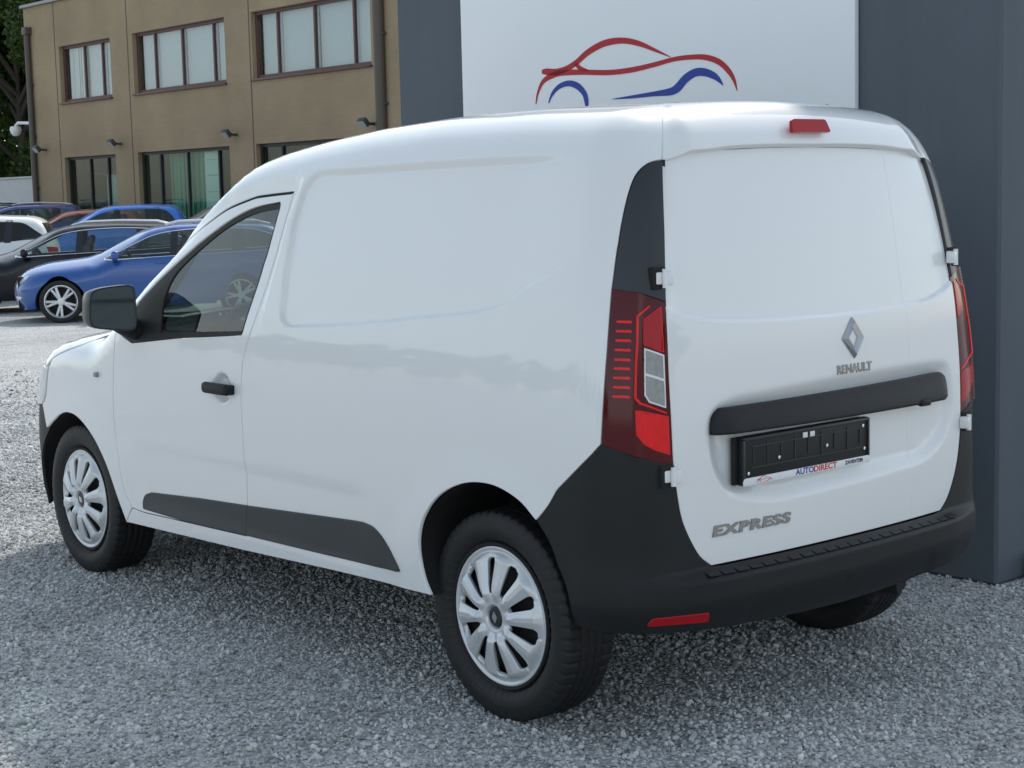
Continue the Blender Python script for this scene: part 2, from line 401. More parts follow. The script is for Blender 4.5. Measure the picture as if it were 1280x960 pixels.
l.new(mx.outputs[2], m3.inputs[6]); l.new(r3.outputs[0], m3.inputs[7]); l.new(m3.outputs[2], b.inputs['Base Color'])
def stone_mesh(seed):
    r = np.random.default_rng(seed); bm = bmesh.new(); bmesh.ops.create_icosphere(bm, subdivisions=1, radius=1)
    pl = r.normal(size=(7, 3)); pl /= np.linalg.norm(pl, axis=1, keepdims=True); off = r.uniform(.55, .9, 7)
    for v in bm.verts:
        p = np.array(v.co)
        for q, o_ in zip(pl, off):
            d = p@q-o_
            if d > 0: p = p-q*d
        v.co = p*np.array([1, r.uniform(.85, 1), 1])
    me = bpy.data.meshes.new('stone'); bm.to_mesh(me); bm.free(); me.materials.append(STONE); return me
src = bpy.data.collections.new('stone_shapes')
for k in range(7): src.objects.link(bpy.data.objects.new('stone_shape', stone_mesh(100+k)))
# scatter points over the ground the camera can stand near; denser close by
cx, cy = -3.72, 3.85
N0 = 1000000
P = np.stack([rng.uniform(-3.2, 15.5, N0), rng.uniform(-8.5, 4.6, N0)], 1)
d = P-np.array([cx, cy]); dep = d@np.array([.7651, -.6439]); lat = d@np.array([-.646, -.763])
keep_ = (dep > 2.3) & (dep < 18) & (np.abs(lat) < dep*.36+.35) & (rng.random(N0) < np.clip(1.35-(dep-3)/9.5, .10, 1)*np.clip((18-dep)/4, 0, 1))
keep_ &= ~((P[:, 1] < -1.66) & (P[:, 0] > -.16) & (P[:, 0] < 3.6))
P = P[keep_]; dep = dep[keep_]
Z = rng.uniform(-.003, .006, len(P))+gz(P[:, 0], P[:, 1])
pm = bpy.data.meshes.new('gravel'); pm.from_pydata(np.c_[P, Z].tolist(), [], [])
sz = pm.attributes.new('sz', 'FLOAT', 'POINT'); sz.data.foreach_set('value', (np.clip(rng.lognormal(-.06, .33, len(P)), .45, 2.2)*.0073*(1+np.clip(dep-6, 0, 11)*.06)).astype(np.float32))
go = bpy.data.objects.new('gravel', pm); COL.objects.link(go); tag(go, 'grey crushed stone gravel strewn over the yard around the van', 'gravel', kind='stuff')
ng = bpy.data.node_groups.new('scatter_stones', 'GeometryNodeTree')
ng.interface.new_socket('Geometry', in_out='INPUT', socket_type='NodeSocketGeometry'); ng.interface.new_socket('Geometry', in_out='OUTPUT', socket_type='NodeSocketGeometry')
gi, gout = ng.nodes.new('NodeGroupInput'), ng.nodes.new('NodeGroupOutput')
ci = ng.nodes.new('GeometryNodeCollectionInfo'); ci.inputs['Collection'].default_value = src; ci.inputs['Separate Children'].default_value = True; ci.inputs['Reset Children'].default_value = True
ip = ng.nodes.new('GeometryNodeInstanceOnPoints'); ip.inputs['Pick Instance'].default_value = True
rv = ng.nodes.new('FunctionNodeRandomValue'); rv.data_type = 'FLOAT_VECTOR'; rv.inputs[0].default_value = (-.7, -.7, 0); rv.inputs[1].default_value = (.7, .7, 6.283)
na = ng.nodes.new('GeometryNodeInputNamedAttribute'); na.data_type = 'FLOAT'; na.inputs['Name'].default_value = 'sz'
sv = ng.nodes.new('FunctionNodeRandomValue'); sv.data_type = 'FLOAT_VECTOR'; sv.inputs[0].default_value = (.9, .65, .5); sv.inputs[1].default_value = (1.25, 1.0, .95)
vm = ng.nodes.new('ShaderNodeVectorMath'); vm.operation = 'SCALE'
L_ = ng.links.new
L_(gi.outputs[0], ip.inputs['Points']); L_(ci.outputs[0], ip.inputs['Instance']); L_(rv.outputs[0], ip.inputs['Rotation'])
L_(sv.outputs[0], vm.inputs[0]); L_(na.outputs[0], vm.inputs['Scale']); L_(vm.outputs[0], ip.inputs['Scale']); L_(ip.outputs[0], gout.inputs[0])
go.modifiers.new('stones', 'NODES').node_group = ng
# ---- grey rendered block behind the van
RENDER = mat('grey_render', (.098, .116, .138), .85, bump=.5, bscale=120, var=.10, vscale=1.6)
rn = RENDER.node_tree; rb_ = rn.nodes['Principled BSDF']
tc = rn.nodes.new('ShaderNodeTexCoord'); mpp = rn.nodes.new('ShaderNodeMapping'); mpp.inputs['Scale'].default_value = (5, 5, .5); nzz = rn.nodes.new('ShaderNodeTexNoise'); nzz.inputs['Scale'].default_value = 1.2; nzz.inputs['Detail'].default_value = 8; nzz.inputs['Roughness'].default_value = .7
rn.links.new(tc.outputs['Object'], mpp.inputs[0]); rn.links.new(mpp.outputs[0], nzz.inputs['Vector'])
rr_ = ramp(rn.nodes, [(.35, (.94, .94, .94)), (.65, (1.05, 1.05, 1.05))]); rn.links.new(nzz.outputs['Fac'], rr_.inputs[0])
mm_ = rn.nodes.new('ShaderNodeMix'); mm_.data_type = 'RGBA'; mm_.blend_type = 'MULTIPLY'; mm_.inputs[0].default_value = 1
src_ = rb_.inputs['Base Color'].links[0].from_socket; rn.links.new(src_, mm_.inputs[6]); rn.links.new(rr_.outputs[0], mm_.inputs[7]); rn.links.new(mm_.outputs[2], rb_.inputs['Base Color'])
GC = Vector((-.14, -1.63, 0)); GH = 3.7
blk = empty('grey_building', tuple(GC), WA)
tag(blk, 'plain dark grey rendered building with a white signboard on its front', 'building')
MB().box((1.853, -3.5, GH/2), (3.706, 7.0, GH), bev=.012, seg=1).build('wall', RENDER, blk)
COP = mat('metal_coping', (.20, .21, .22), .4, metal=.6)
MB().box((1.853, -3.5, GH+.02), (3.79, 7.08, .05), bev=.005).build('roof_coping', COP, blk)
BOARD = mat('signboard_white', (.80, .82, .84), .45, var=.02, vscale=2)
sg = empty('signboard', tuple(GC+WX*1.90+WN*.005+ZUP*1.42), WA)
tag(sg, 'white signboard with a red and blue swoosh car on the grey wall', 'signboard')
MB().box((-.01, .014, .70), (2.475, .028, 1.46), bev=.003).build('panel', BOARD, sg)
R1 = ([(.004,.014),(.016,.054),(.046,.095),(.098,.115),(.155,.121),(.269,.115),(.395,.105),(.508,.106),(.618,.116),(.716,.128),(.794,.129),(.862,.123),(.921,.103),(.962,.071),(.986,.039),(.999,.003)], [.003,.008,.014,.019,.018,.016,.016,.016,.014,.013,.014,.016,.017,.016,.011,.002])
R2 = ([(.042,.133),(.068,.131),(.119,.126),(.175,.134),(.231,.154),(.281,.181),(.34,.202),(.398,.213),(.473,.212),(.547,.196),(.619,.169),(.699,.137)], [.012,.021,.021,.018,.018,.019,.02,.02,.018,.016,.01,.002])
R3 = ([(.225,.150),(.247,.132),(.29,.119)], [.012,.014,.006])
B1 = ([(.075,.014),(.096,.046),(.133,.071),(.184,.08),(.233,.067),(.267,.039),(.278,.012),(.28,-.016)], [.003,.011,.015,.018,.021,.019,.019,.010])
B2 = ([(.414,.009),(.506,.011),(.616,.015),(.696,.018),(.732,.03),(.767,.057),(.811,.075),(.853,.074),(.895,.06),(.92,.043),(.938,.024)], [.002,.009,.014,.022,.027,.026,.024,.023,.02,.013,.002])
SIGNRED = mat('sign_red', (.42, .012, .022), .5); SIGNBLUE = mat('sign_blue', (.012, .045, .30), .5)
# sign-local: x along the wall, y out, z up; the picture's left is +x
so_x = 2.573-1.90
R1, R2, R3, B1, B2 = [(p_, [w_*1.18 for w_ in q_]) for p_, q_ in (R1, R2, R3, B1, B2)]
link('swoosh_line', swoosh_mesh([R1, R2, R3], (so_x, .0285, .58), (-1, 0, 0), (0, 0, 1), (0, .002, 0), 1.30), SIGNRED, sg)
link('swoosh_line', swoosh_mesh([B1, B2], (so_x, .0285, .58), (-1, 0, 0), (0, 0, 1), (0, .002, 0), 1.30), SIGNBLUE, sg)
for t_, x0, w0, m_ in (('AUTO', 1.10, .96, SIGNBLUE), ('DIRECT', .12, 1.235, SIGNRED)):
    me, w = text_mesh(t_, .40, .001, bold=.008)
    hh = max(v.co.y for v in me.vertices)
    for v in me.vertices: v.co = (x0-v.co.x*w0/w, .0292+v.co.z, .23+v.co.y*.27/hh)
    link('sign_word', me, m_, sg)
# concrete slab lying by the corner
CONC = mat('old_concrete', (.20, .21, .20), .9, bump=.8, bscale=40, var=.25, vscale=8)
sb = MB(); sb.prism(chamfer([(0, 0), (.42, 0), (.40, .10), (.02, .115)], .012, 2), (0, 0, 0), (.0, -1, 0), (0, 0, 1), (-.30, .0, 0))
tag(sb.build('concrete_slab', CONC, None, loc=(-.18, -1.80, 0), rot=(0, 0, .12)), 'low grey concrete slab lying against the corner of the grey wall', 'slab')
# ---- brick office building in the background
m, nt, n, l, b = nodes_of('brown_brick'); BRICK = m
tc = n.new('ShaderNodeTexCoord'); sx = n.new('ShaderNodeSeparateXYZ'); cb = n.new('ShaderNodeCombineXYZ'); ad = n.new('ShaderNodeMath'); ad.operation = 'ADD'
l.new(tc.outputs['Object'], sx.inputs[0]); l.new(sx.outputs['X'], ad.inputs[0]); l.new(sx.outputs['Y'], ad.inputs[1]); l.new(ad.outputs[0], cb.inputs['X']); l.new(sx.outputs['Z'], cb.inputs['Y'])
bk = n.new('ShaderNodeTexBrick'); bk.inputs['Scale'].default_value = 1; bk.inputs['Brick Width'].default_value = .22; bk.inputs['Row Height'].default_value = .075; bk.inputs['Mortar Size'].default_value = .006
bk.inputs['Color1'].default_value = (.355, .275, .175, 1); bk.inputs['Color2'].default_value = (.335, .258, .163, 1); bk.inputs['Mortar'].default_value = (.315, .247, .16, 1)
l.new(cb.outputs[0], bk.inputs['Vector'])
nz = n.new('ShaderNodeTexNoise'); nz.inputs['Scale'].default_value = .5; nz.inputs['Detail'].default_value = 7; l.new(tc.outputs['Object'], nz.inputs['Vector'])
r2 = ramp(n, [(.3, (.82, .80, .78)), (.7, (1.1, 1.1, 1.1))]); l.new(nz.outputs['Fac'], r2.inputs[0])
mx = n.new('ShaderNodeMix'); mx.data_type = 'RGBA'; mx.blend_type = 'MULTIPLY'; mx.inputs[0].default_value = 1
l.new(bk.outputs['Color'], mx.inputs[6]); l.new(r2.outputs[0], mx.inputs[7]); l.new(mx.outputs[2], b.inputs['Base Color']); b.inputs['Roughness'].default_value = .9
bmp = n.new('ShaderNodeBump'); bmp.inputs['Distance'].default_value = .006; bmp.inputs['Strength'].default_value = .3; l.new(bk.outputs['Fac'], bmp.inputs['Height']); bmp.invert = True; l.new(bmp.outputs[0], b.inputs['Normal'])
BO = Vector((36.8, -17.05, 0))
bb = empty('office_building', tuple(BO), WA)
tag(bb, 'two storey brown brick office building with wide red framed windows', 'building')
def facade(ub, zb, holes, depth):
    """front wall at y=0 with openings; reveals go back by depth"""
    V, F = [], []
    def q(*p):
        k = len(V); V.extend(p); F.append(tuple(range(k, k+4)))
    for i in range(len(ub)-1):
        for j in range(len(zb)-1):
            u0, u1, z0, z1 = ub[i], ub[i+1], zb[j], zb[j+1]; um, zm = (u0+u1)/2, (z0+z1)/2
            if any(h[0] < um < h[1] and h[2] < zm < h[3] for h in holes): continue
            q((u1, 0, z0), (u0, 0, z0), (u0, 0, z1), (u1, 0, z1))
    for a, b_, c, d_ in holes:
        q((a, 0, c), (a, -depth, c), (a, -depth, d_), (a, 0, d_)); q((b_, -depth, c), (b_, 0, c), (b_, 0, d_), (b_, -depth, d_))
        q((a, -depth, d_), (b_, -depth, d_), (b_, 0, d_), (a, 0, d_)); q((a, 0, c), (b_, 0, c), (b_, -depth, c), (a, -depth, c))
    return V, F
UPW = [(.92, 3.93), (-4.88, -.31), (-10.82, -6.08)]
Z0, Z1, Z2, Z3 = 4.48, 6.06, .45, 2.92
holes = [(a, c, Z0, Z1) for a, c in UPW]+[(a, c, Z2, Z3) for a, c in UPW]
U0, U1, HB = -16.0, 6.05, 7.33
V, F = facade(sorted({U0, U1, *[x for p in UPW for x in p]}), [0, Z2, Z3, Z0, Z1, HB], holes, .28)
k = len(V); D_ = -11.0
V += [(U0, 0, 0), (U1, 0, 0), (U1, D_, 0), (U0, D_, 0), (U0, 0, HB), (U1, 0, HB), (U1, D_, HB), (U0, D_, HB)]
F += [(k+1, k+2, k+6, k+5), (k+3, k+0, k+4, k+7), (k+2, k+3, k+7, k+6), (k+4, k+5, k+6, k+7)]
wall = link('wall', mesh_of('wall', V, F), BRICK, bb)
FRAME = mat('red_brown_frame', (.115, .055, .050), .5); PIPE = mat('brown_downpipe', (.095, .075, .062), .5); DKFR = mat('dark_frame', (.03, .03, .03), .5)
SKYGL = mat('office_glass', (.36, .40, .41), .04, spec=.9, coat=1)
GREENGL = glass_mat('green_glass', (.78, .88, .84), refl=.6)
BLIND = mat('pale_blind', (.60, .64, .65), .8); BLINDD = mat('grey_blind', (.52, .58, .56), .8)
CURT = mat('green_curtain', (.22, .40, .31), .9); POST = mat('poster_paper', (.78, .82, .82), .7); BLUEB = mat('blue_banner', (.05, .11, .85), .6)
CLEARGL = glass_mat('upper_glass', (.90, .93, .93), refl=1.0)
MULL = [[2.66, 1.62], [-1.26, -2.64, -4.16], [-7.01, -8.53, -10.05]]
for wi, (a, c) in enumerate(UPW):
    for lo, hi, up in ((Z0, Z1, 1), (Z2, Z3, 0)):
        wd = empty('window', ((a+c)/2, -.16, lo)); wd.parent = bb; ox = (a+c)/2; hgt = hi-lo
        fm = FRAME if up else DKFR
        f_ = MB()
        for x in (a+.035, c-.035): f_.box((x-ox, 0, hgt/2), (.07, .08, hgt-.002))
        for z in (.04, hgt-.04): f_.box((0, .002, z), (c-a-.142, .08, .08))
        f_.build('frame', fm, wd)
        cuts = sorted([a+.07]+MULL[wi]+[c-.07])
        for x in MULL[wi]: MB().box((x-ox, .004, hgt/2), (.06, .07, hgt-.162)).build('mullion', fm, wd)
        for x0, x1 in zip(cuts, cuts[1:]):
            MB().box(((x0+x1)/2-ox, -.012, hgt/2), (x1-x0-.004, .012, hgt-.16)).build('pane', CLEARGL if up else GREENGL, wd)
        if up:
            MB().box((0, .16, -.035), (c-a+.06, .14, .05), bev=.006).build('sill', FRAME, wd)
            for x0, x1 in zip(cuts, cuts[1:]):
                if wi == 0 and x1-x0 > 1.2: 
                    for kk in range(8):
                        xx = x0+.05+(x1-x0-.1)*(kk+.5)/8
                        MB().box((xx-ox, -.12, hgt/2), (.10 if kk % 3 else .05, .01, hgt-.1), rot=rotz(.5*(kk % 2))).build('blind_slat', BLIND, wd)
                else:
                    MB().box(((x0+x1)/2-ox, -.11-.012*((wi+int(x0*3)) % 3), hgt/2), (x1-x0-.05, .01, hgt-.06)).build('roller_blind', BLIND, wd)
        else:
            MB().box((0, -2.2, hgt/2), (c-a+1.5, .05, hgt+.4)).build('room_wall', mat('room_wall', (.20, .24, .22), .9), wd)
            if wi == 1:
                for kk in range(26):
                    xx = -3.25+1.9*kk/25; MB().box((xx-ox, -.25+.03*math.sin(kk*1.9), hgt/2), (.085, .03, hgt-.06), rot=rotz(.6*math.sin(kk*2.3))).build('curtain_fold', CURT, wd)
                MB().box((-3.64-ox, -.10, hgt*.55), (.74, .01, hgt*.86)).build('poster', POST, wd)
                for zz, hh_ in ((.62, .035), (.78, .02), (.45, .02), (.30, .03)): MB().box((-3.64-ox, -.092, hgt*zz+.25), (.52, .004, hh_)).build('poster_line', BLINDD, wd)
                MB().box((-1.02-ox, -.14, hgt*.62), (.16, .02, hgt*.66)).build('banner', BLUEB, wd)
            elif wi == 0:
                for x0, x1 in ((2.9, 2.2), (1.95, 1.35)): MB().box(((x0+x1)/2-ox, -.6, hgt*.42), (abs(x0-x1), .01, hgt*.75)).build('roller_blind', BLINDD, wd)
                MB().box((0, -.5, hgt*.80), (c-a-.2, .02, .06)).build('curtain_rail', DKFR, wd)
            else:
                for kk in range(5): MB().box((-6.6-.9*kk-ox, -.5, hgt*.45), (.5, .01, hgt*.8)).build('roller_blind', BLINDD, wd)
for u in (4.15, -.05, -5.99, -11.9): MB().box((u, .004, HB/2), (.035, .008, HB-.01)).build('expansion_joint', FRAME, bb)
MB().box(((U0+U1)/2, -.15, HB+.04), (U1-U0+.1, .5, .09), bev=.01).build('roof_coping', COP, bb)
def downpipe(u, z1, r):
    p = MB(); p.tube([(u, .10, 0), (u, .10, z1)], r, 12)
    for z in np.arange(.6, z1, 1.5): p.box((u, .06, z), (r*2.5, .12, .05))
    if z1 < HB-.1: p.box((u, .10, z1+.10), (r*3.2, .2, .22), bev=.02)
    p.build('downpipe', PIPE, bb)
downpipe(5.70, 6.55, .085); downpipe(-11.24, 7.3, .125)
LAMPG = mat('lamp_housing', (.06, .06, .06), .5); LAMPF = mat('lamp_glass', (.45, .46, .45), .15)
for u in (5.05, .55, -5.25, -10.85):
    fl_ = empty('floodlight', tuple(BO+WX*u+ZUP*3.18), WA)
    tag(fl_, {5.05: 'small floodlight on the brick wall next to the corner downpipe', .55: 'floodlight on the brick pier between the first and second bays', -5.25: 'floodlight on the brick pier above the poster window', -10.85: 'floodlight beside the thick brown downpipe'}[u], 'floodlight', 'floodlights on the brick wall')
    MB().box((0, .06, 0), (.06, .12, .06)).tube([(0, .1, 0), (0, .22, .04)], .025, 8).build('bracket', LAMPG, fl_)
    MB().box((0, .30, .03), (.26, .12, .20), rot=rotx(-.7), bev=.02).build('housing', LAMPG, fl_)
    MB().box((0, .345, -.012), (.22, .02, .16), rot=rotx(-.7)).build('lens', LAMPF, fl_)
WHITEP = mat('white_plastic', (.75, .76, .76), .35)
cc = empty('security_camera', tuple(BO+WX*6.05+ZUP*3.93), WA); tag(cc, 'white dome security camera on an arm at the brick building corner', 'camera')
MB().tube([(-.3, .12, .06), (.45, .14, .10), (.62, .14, .02)], .05, 10).build('arm', WHITEP, cc)
MB().lathe([(0, .02), (.15, .0), (.17, -.10), (.14, -.20), (.08, -.27), (0, -.29)], (.66, .14, 0), 'Z', 18).build('dome', WHITEP, cc)
# white garden wall beyond the building's corner
wl_ = MB().box((0, 0, 1.22), (9.0, .2, 2.44), bev=.01); wl_.box((0, 0, 2.47), (9.1, .3, .06), bev=.005)
tag(wl_.build('boundary_wall', mat('pale_wall', (.50, .51, .50), .8, var=.1), None, loc=tuple(BO+WX*12.0+WN*(-1.5)), rot=(0, 0, WA)), 'pale boundary wall under the dark trees beside the brick building', 'wall')
# ---- trees
LEAF = []
for nm, c in (('leaf_dark', (.035, .065, .018)), ('leaf_mid', (.055, .095, .024)), ('leaf_light', (.095, .14, .035))):
    m, nt, n, l, b = nodes_of(nm); b.inputs['Base Color'].default_value = (*c, 1); b.inputs['Roughness'].default_value = .6
    tr = n.new('ShaderNodeBsdfTranslucent'); tr.inputs[0].default_value = (c[0]*1.6, c[1]*1.7, c[2], 1); ms = n.new('ShaderNodeMixShader'); ms.inputs[0].default_value = .35
    l.new(b.outputs[0], ms.inputs[1]); l.new(tr.outputs[0], ms.inputs[2]); l.new(ms.outputs[0], n['Material Output'].inputs[0]); LEAF.append(m)
BARK = mat('bark', (.06, .05, .04), .9, bump=1, bscale=20)
def tree_meshes(seed, H, R, nl=9000, ls=.16):
    r = np.random.default_rng(seed); t = MB(); trunk_top = H*.45
    t.tube([(0, 0, 0), (.05*H*.1, 0, H*.2), (0, .04*H*.1, trunk_top), (.02, 0, H*.8)], [H*.028, H*.022, H*.016, H*.004], 10)
    cl_ = []
    for k in range(26):
        a = r.uniform(0, 2*math.pi); zz = r.uniform(.28, .95); rad = R*(math.sin(min(1, (zz-.15)/.85)*math.pi)**.6)*r.uniform(.35, .95)
        c = np.array([rad*math.cos(a), rad*math.sin(a), H*zz]); cl_.append((c, R*r.uniform(.22, .42)))
        z0 = H*max(.15, zz-.25)
        if k < 14: t.tube([(0, 0, z0), tuple(c*np.array([.5, .5, 0])+np.array([0, 0, (z0+c[2])/2])), tuple(c)], [H*.012, H*.008, H*.003], 6)
    tm = t.mesh('trunk')
    ci_ = r.integers(0, len(cl_), nl); C = np.array([cl_[i][0] for i in ci_]); RR = np.array([cl_[i][1] for i in ci_])
    dv = r.normal(size=(nl, 3)); dv /= np.linalg.norm(dv, axis=1, keepdims=True); P = C+dv*(RR*r.uniform(.35, 1.05, nl)**.6)[:, None]*np.array([1, 1, .75])
    u = r.normal(size=(nl, 3)); u /= np.linalg.norm(u, axis=1, keepdims=True); v = np.cross(u, r.normal(size=(nl, 3))); v /= np.linalg.norm(v, axis=1, keepdims=True)
    s_ = ls*r.uniform(.6, 1.3, nl)[:, None]
    V = np.stack([P-u*s_, P-v*s_*.5, P+u*s_, P+v*s_*.5], 1).reshape(-1, 3); F = np.arange(nl*4).reshape(-1, 4)
    cm = mesh_of('crown', V, F); [cm.materials.append(x) for x in LEAF]
    cm.polygons.foreach_set('material_index', r.choice([0, 0, 1, 1, 1, 2], nl).astype(np.int32)); return tm, cm
TR = [tree_meshes(5, 11, 4.2, 42000, .11), tree_meshes(9, 9, 3.6, 36000, .105), tree_meshes(14, 13, 4.0, 42000, .11)]
def tree(kind, loc, rz, sc, label, group):
    t = empty('broadleaf_tree', loc, rz); t.scale = (sc, sc, sc); tag(t, label, 'tree', group)
    link('trunk', TR[kind][0], BARK, t); link('crown', TR[kind][1], None, t)
for kind, u, nn, rz, sc in ((0, 9.5, -6, .3, 1.1), (1, 13.0, -3, 1.4, 1.0), (2, 8.2, -14, 2.2, 1.15), (0, 16.5, -7, 3.3, 1.05), (2, 12.0, -12, 4.6, 1.1), (1, 20.0, -4, 5.2, 1.2)):
    tree(kind, tuple(BO+WX*u+WN*nn), rz, sc, 'dark green broadleaf tree rising behind the pale boundary wall', 'trees behind the boundary wall')

for k in range(7):  # row out of view, added to darken reflections on the parked cars
    tree((k+2) % 3, (-58+3*math.sin(k*2.1), -34+9.5*k, 0), k*2.3, .70+.12*math.sin(k*1.9), 'unseen broadleaf tree added for reflections at the street end of the yard', 'unseen trees added for reflections at the street end')
for k in range(44):  # unseen row, added so the van's flank reflects a darker band
    tree((k*2) % 3, (-22+4.1*k+1.2*math.sin(k*2.7), 88+5*math.sin(k*1.9), 0), k*1.1, .80+.06*math.sin(k*2.9), 'broadleaf tree in an unseen row added for reflections beyond the yard', 'unseen trees added for reflections across the yard')
# ---------------------------------------------------------------- materials of the van
WHITE = mat('white_paint', (.745, .755, .76), .35, coat=1.0, spec=.5)
BLACKP = mat('black_plastic', (.011, .012, .0135), .52, bump=.25, bscale=900, spec=.35)
TRIM = mat('satin_black_trim', (.022, .025, .03), .28, spec=.5)
CLAD = mat('grey_black_cladding', (.045, .048, .052), .5, bump=.2, bscale=900, spec=.4)
DARK = mat('dark_inner', (.012, .012, .013), .8)
RUBBER = mat('tyre_rubber', (.012, .012, .013), .6, bump=.3, bscale=300, var=.25, vscale=9)
SILVER = mat('silver_wheel_paint', (.62, .64, .66), .32, metal=.35, coat=.3)
CHROME = mat('chrome', (.75, .76, .78), .12, metal=1)
CHROMED = mat('dull_chrome', (.30, .305, .31), .2, metal=1)
GLASS = glass_mat('cab_glass', (.54, .64, .60), refl=1.4)
LAMPBASE = mat('dark_red_lens', (.075, .002, .006), .08, coat=0, spec=.35)
LAMPRED = mat('red_lens', (.74, .012, .016), .12, coat=0, spec=.35, bump=.3, bscale=220, var=.25, vscale=30)
LAMPDEEP = mat('deep_red_lens', (.36, .006, .012), .10, coat=0, spec=.35)
LAMPCLEAR = mat('clear_lens', (.26, .275, .275), .15, coat=.5, bump=.6, bscale=160, var=.3, vscale=60)
MIRROR = mat('mirror_glass', (.06, .08, .088), .02, metal=1)
SEAT = mat('seat_fabric', (.035, .036, .04), .9)
DASH = mat('dashboard_plastic', (.05, .052, .055), .6)
GALV = mat('bulkhead_grey', (.30, .31, .32), .5)
PLATEWHITE = mat('plate_strip_white', (.72, .73, .75), .4)
INKBLUE = mat('ink_blue', (.012, .035, .30), .5)
INKRED = mat('ink_red', (.55, .012, .02), .5)
INKBLACK = mat('ink_black', (.01, .01, .011), .5)
HEADL = mat('headlight_lens', (.55, .58, .60), .06, coat=1)
# ---------------------------------------------------------------- the white van
VAN = empty('panel_van')
tag(VAN, 'white panel van with black bumper and tall red tail lights parked on gravel', 'van')
RECESS = smooth([(1.087,1.185),(1.090,1.25),(1.092,1.318),(1.080,1.441),(1.050,1.515),(1.010,1.56),(.931,1.581),(.716,1.585),(.247,1.589),(-.091,1.590),(-.313,1.588),(-.375,1.570),(-.395,1.50),(-.37,1.41),(-.30,1.36),(-.185,1.313),(-.137,1.284),(-.034,1.246),(.153,1.222),(.607,1.176),(.95,1.152),(1.05,1.151)], 5, True)
DT = [(1.116,1.532),(1.288,1.513),(1.396,1.498),(1.558,1.459),(1.71,1.394),(1.831,1.337),(1.987,1.257),(2.153,1.174),(2.25,1.115)]
DREAR = [(1.116,1.532),(1.144,1.469),(1.179,1.386),(1.218,1.268),(1.254,1.161),(1.296,1.069),(1.318,1.002),(1.327,.901),(1.324,.757),(1.321,.612),(1.329,.494),(1.340,.374)]
DFRONT = [(2.25,1.115),(2.305,1.03),(2.318,.96),(2.325,.889),(2.337,.725),(2.32,.579),(2.286,.434),(2.225,.358)]
DTs = smooth(DT, 5); DREARs = smooth(DREAR, 5); DFRONTs = smooth(DFRONT, 5)
ARCH_R = smooth([(.233,.350),(.262,.40),(.280,.47),(.277,.53),(.251,.592),(.194,.655),(.112,.703),(.014,.732),(-.098,.736),(-.204,.707),(-.277,.658)], 5)
ARCH_F = smooth([(3.175,.30),(3.168,.40),(3.13,.49),(3.055,.58),(2.93,.662),(2.803,.697),(2.67,.687),(2.531,.623),(2.419,.518),(2.333,.378),(2.285,.292)], 5)
HANDLE_C = (1.462, .905)
def disp(S, T):
    S = np.asarray(S, float); T = np.asarray(T, float)
    d = -.015*(1-sstep(-.0075, .0065, sdist(S, T, RECESS)))*sstep(-.42, -.05, S)
    # cab frame stands inside the load-bay side: crease behind the door, drip ledge above it
    xc = np.interp(T, [1.05, 1.20, 1.359, 1.464, 1.531, 1.573, 1.7], [1.235, 1.195, 1.147, 1.11, 1.067, 1.033, 1.0])
    tt = np.interp(S, [p[0] for p in DT], [p[1] for p in DT])
    d = d-.016*sstep(-.004, .028, S-xc)*sstep(1.10, 1.34, T)*(1-sstep(tt+.008, tt+.035, T))*(1-sstep(2.0, 2.3, S))
    # soft hollow above the lower cladding
    d = d-.0075*sstep(.48, .70, S)*(1-sstep(2.06, 2.22, S))*(1-sstep(.60, .66, T))*sstep(.36, .42, T)
    # wheel-arch swell
    for cx, cz, r in ((-.03, .33, .40), (2.755, .30, .41)):
        rr = np.hypot(S-cx, T-cz); d = d+.010*(1-sstep(r-.02, r+.12, rr))*sstep(-.5, -.3, S)
    # bowl behind the handle
    d = d-.020*(1-sstep(.55, 1.0, np.hypot((S-HANDLE_C[0])/.066, (T-HANDLE_C[1])/.062)))
    return d
def vsurf(off=0, feat=True):
    return lambda S, T: van.base(S, T, off+(disp(S, T) if feat else 0))
def offs_line(L, ds, spacing=.014, closed=True):
    L = resample(L, spacing) if closed else np.asarray(L)
    e = np.roll(L, -1, 0)-np.roll(L, 1, 0); e /= np.linalg.norm(e, axis=1, keepdims=True)+1e-9; n = np.stack([-e[:, 1], e[:, 0]], 1)
    return np.concatenate([L+n*d for d in ds])
crease = np.stack([np.interp(np.linspace(1.06, 1.62, 45), [1.05, 1.20, 1.359, 1.464, 1.531, 1.573, 1.7], [1.235, 1.195, 1.147, 1.11, 1.067, 1.033, 1.0]), np.linspace(1.06, 1.62, 45)], 1)
EX = np.concatenate([offs_line(RECESS, (-.012, -.0085, -.0055, -.003, -.0005, .002, .0045, .0075, .011), .010), crease+[-.006, 0], crease+[.004, 0], crease+[.012, 0], crease+[.02, 0], crease+[.029, 0],
     resample(DTs, .015)[:-3]+[0, .006], resample(DTs, .015)[:-3]+[0, .015], resample(DTs, .015)[:-3]+[0, .024], resample(DTs, .015)[:-3]+[0, .036],
     np.stack(np.meshgrid(np.linspace(HANDLE_C[0]-.07, HANDLE_C[0]+.07, 15), np.linspace(HANDLE_C[1]-.07, HANDLE_C[1]+.07, 15)), -1).reshape(-1, 2)])
def cl(a, b, n=24): s = np.linspace(a, b, n); return np.stack([s, van.ctr(s)], 1)
TG = [(1.60,1.512),(1.71,1.452),(1.831,1.395),(1.987,1.315),(2.153,1.232),(2.26,1.175),(2.35,1.13)]
TGs = smooth(TG, 4)
BUMP_S = smooth([(-.277,.658),(-.308,.688),(-.339,.724),(-.390,.796),(-.431,.858),(-.454,.899)], 4)
LAMP_L = [(-.454,.899),(-.457,1.021),(-.460,1.15),(-.462,1.318)]
TRIM_L = smooth([(-.462,1.318),(-.467,1.428),(-.474,1.496),(-.484,1.544),(-.497,1.573),(-.521,1.595),(-.553,1.609)], 3)
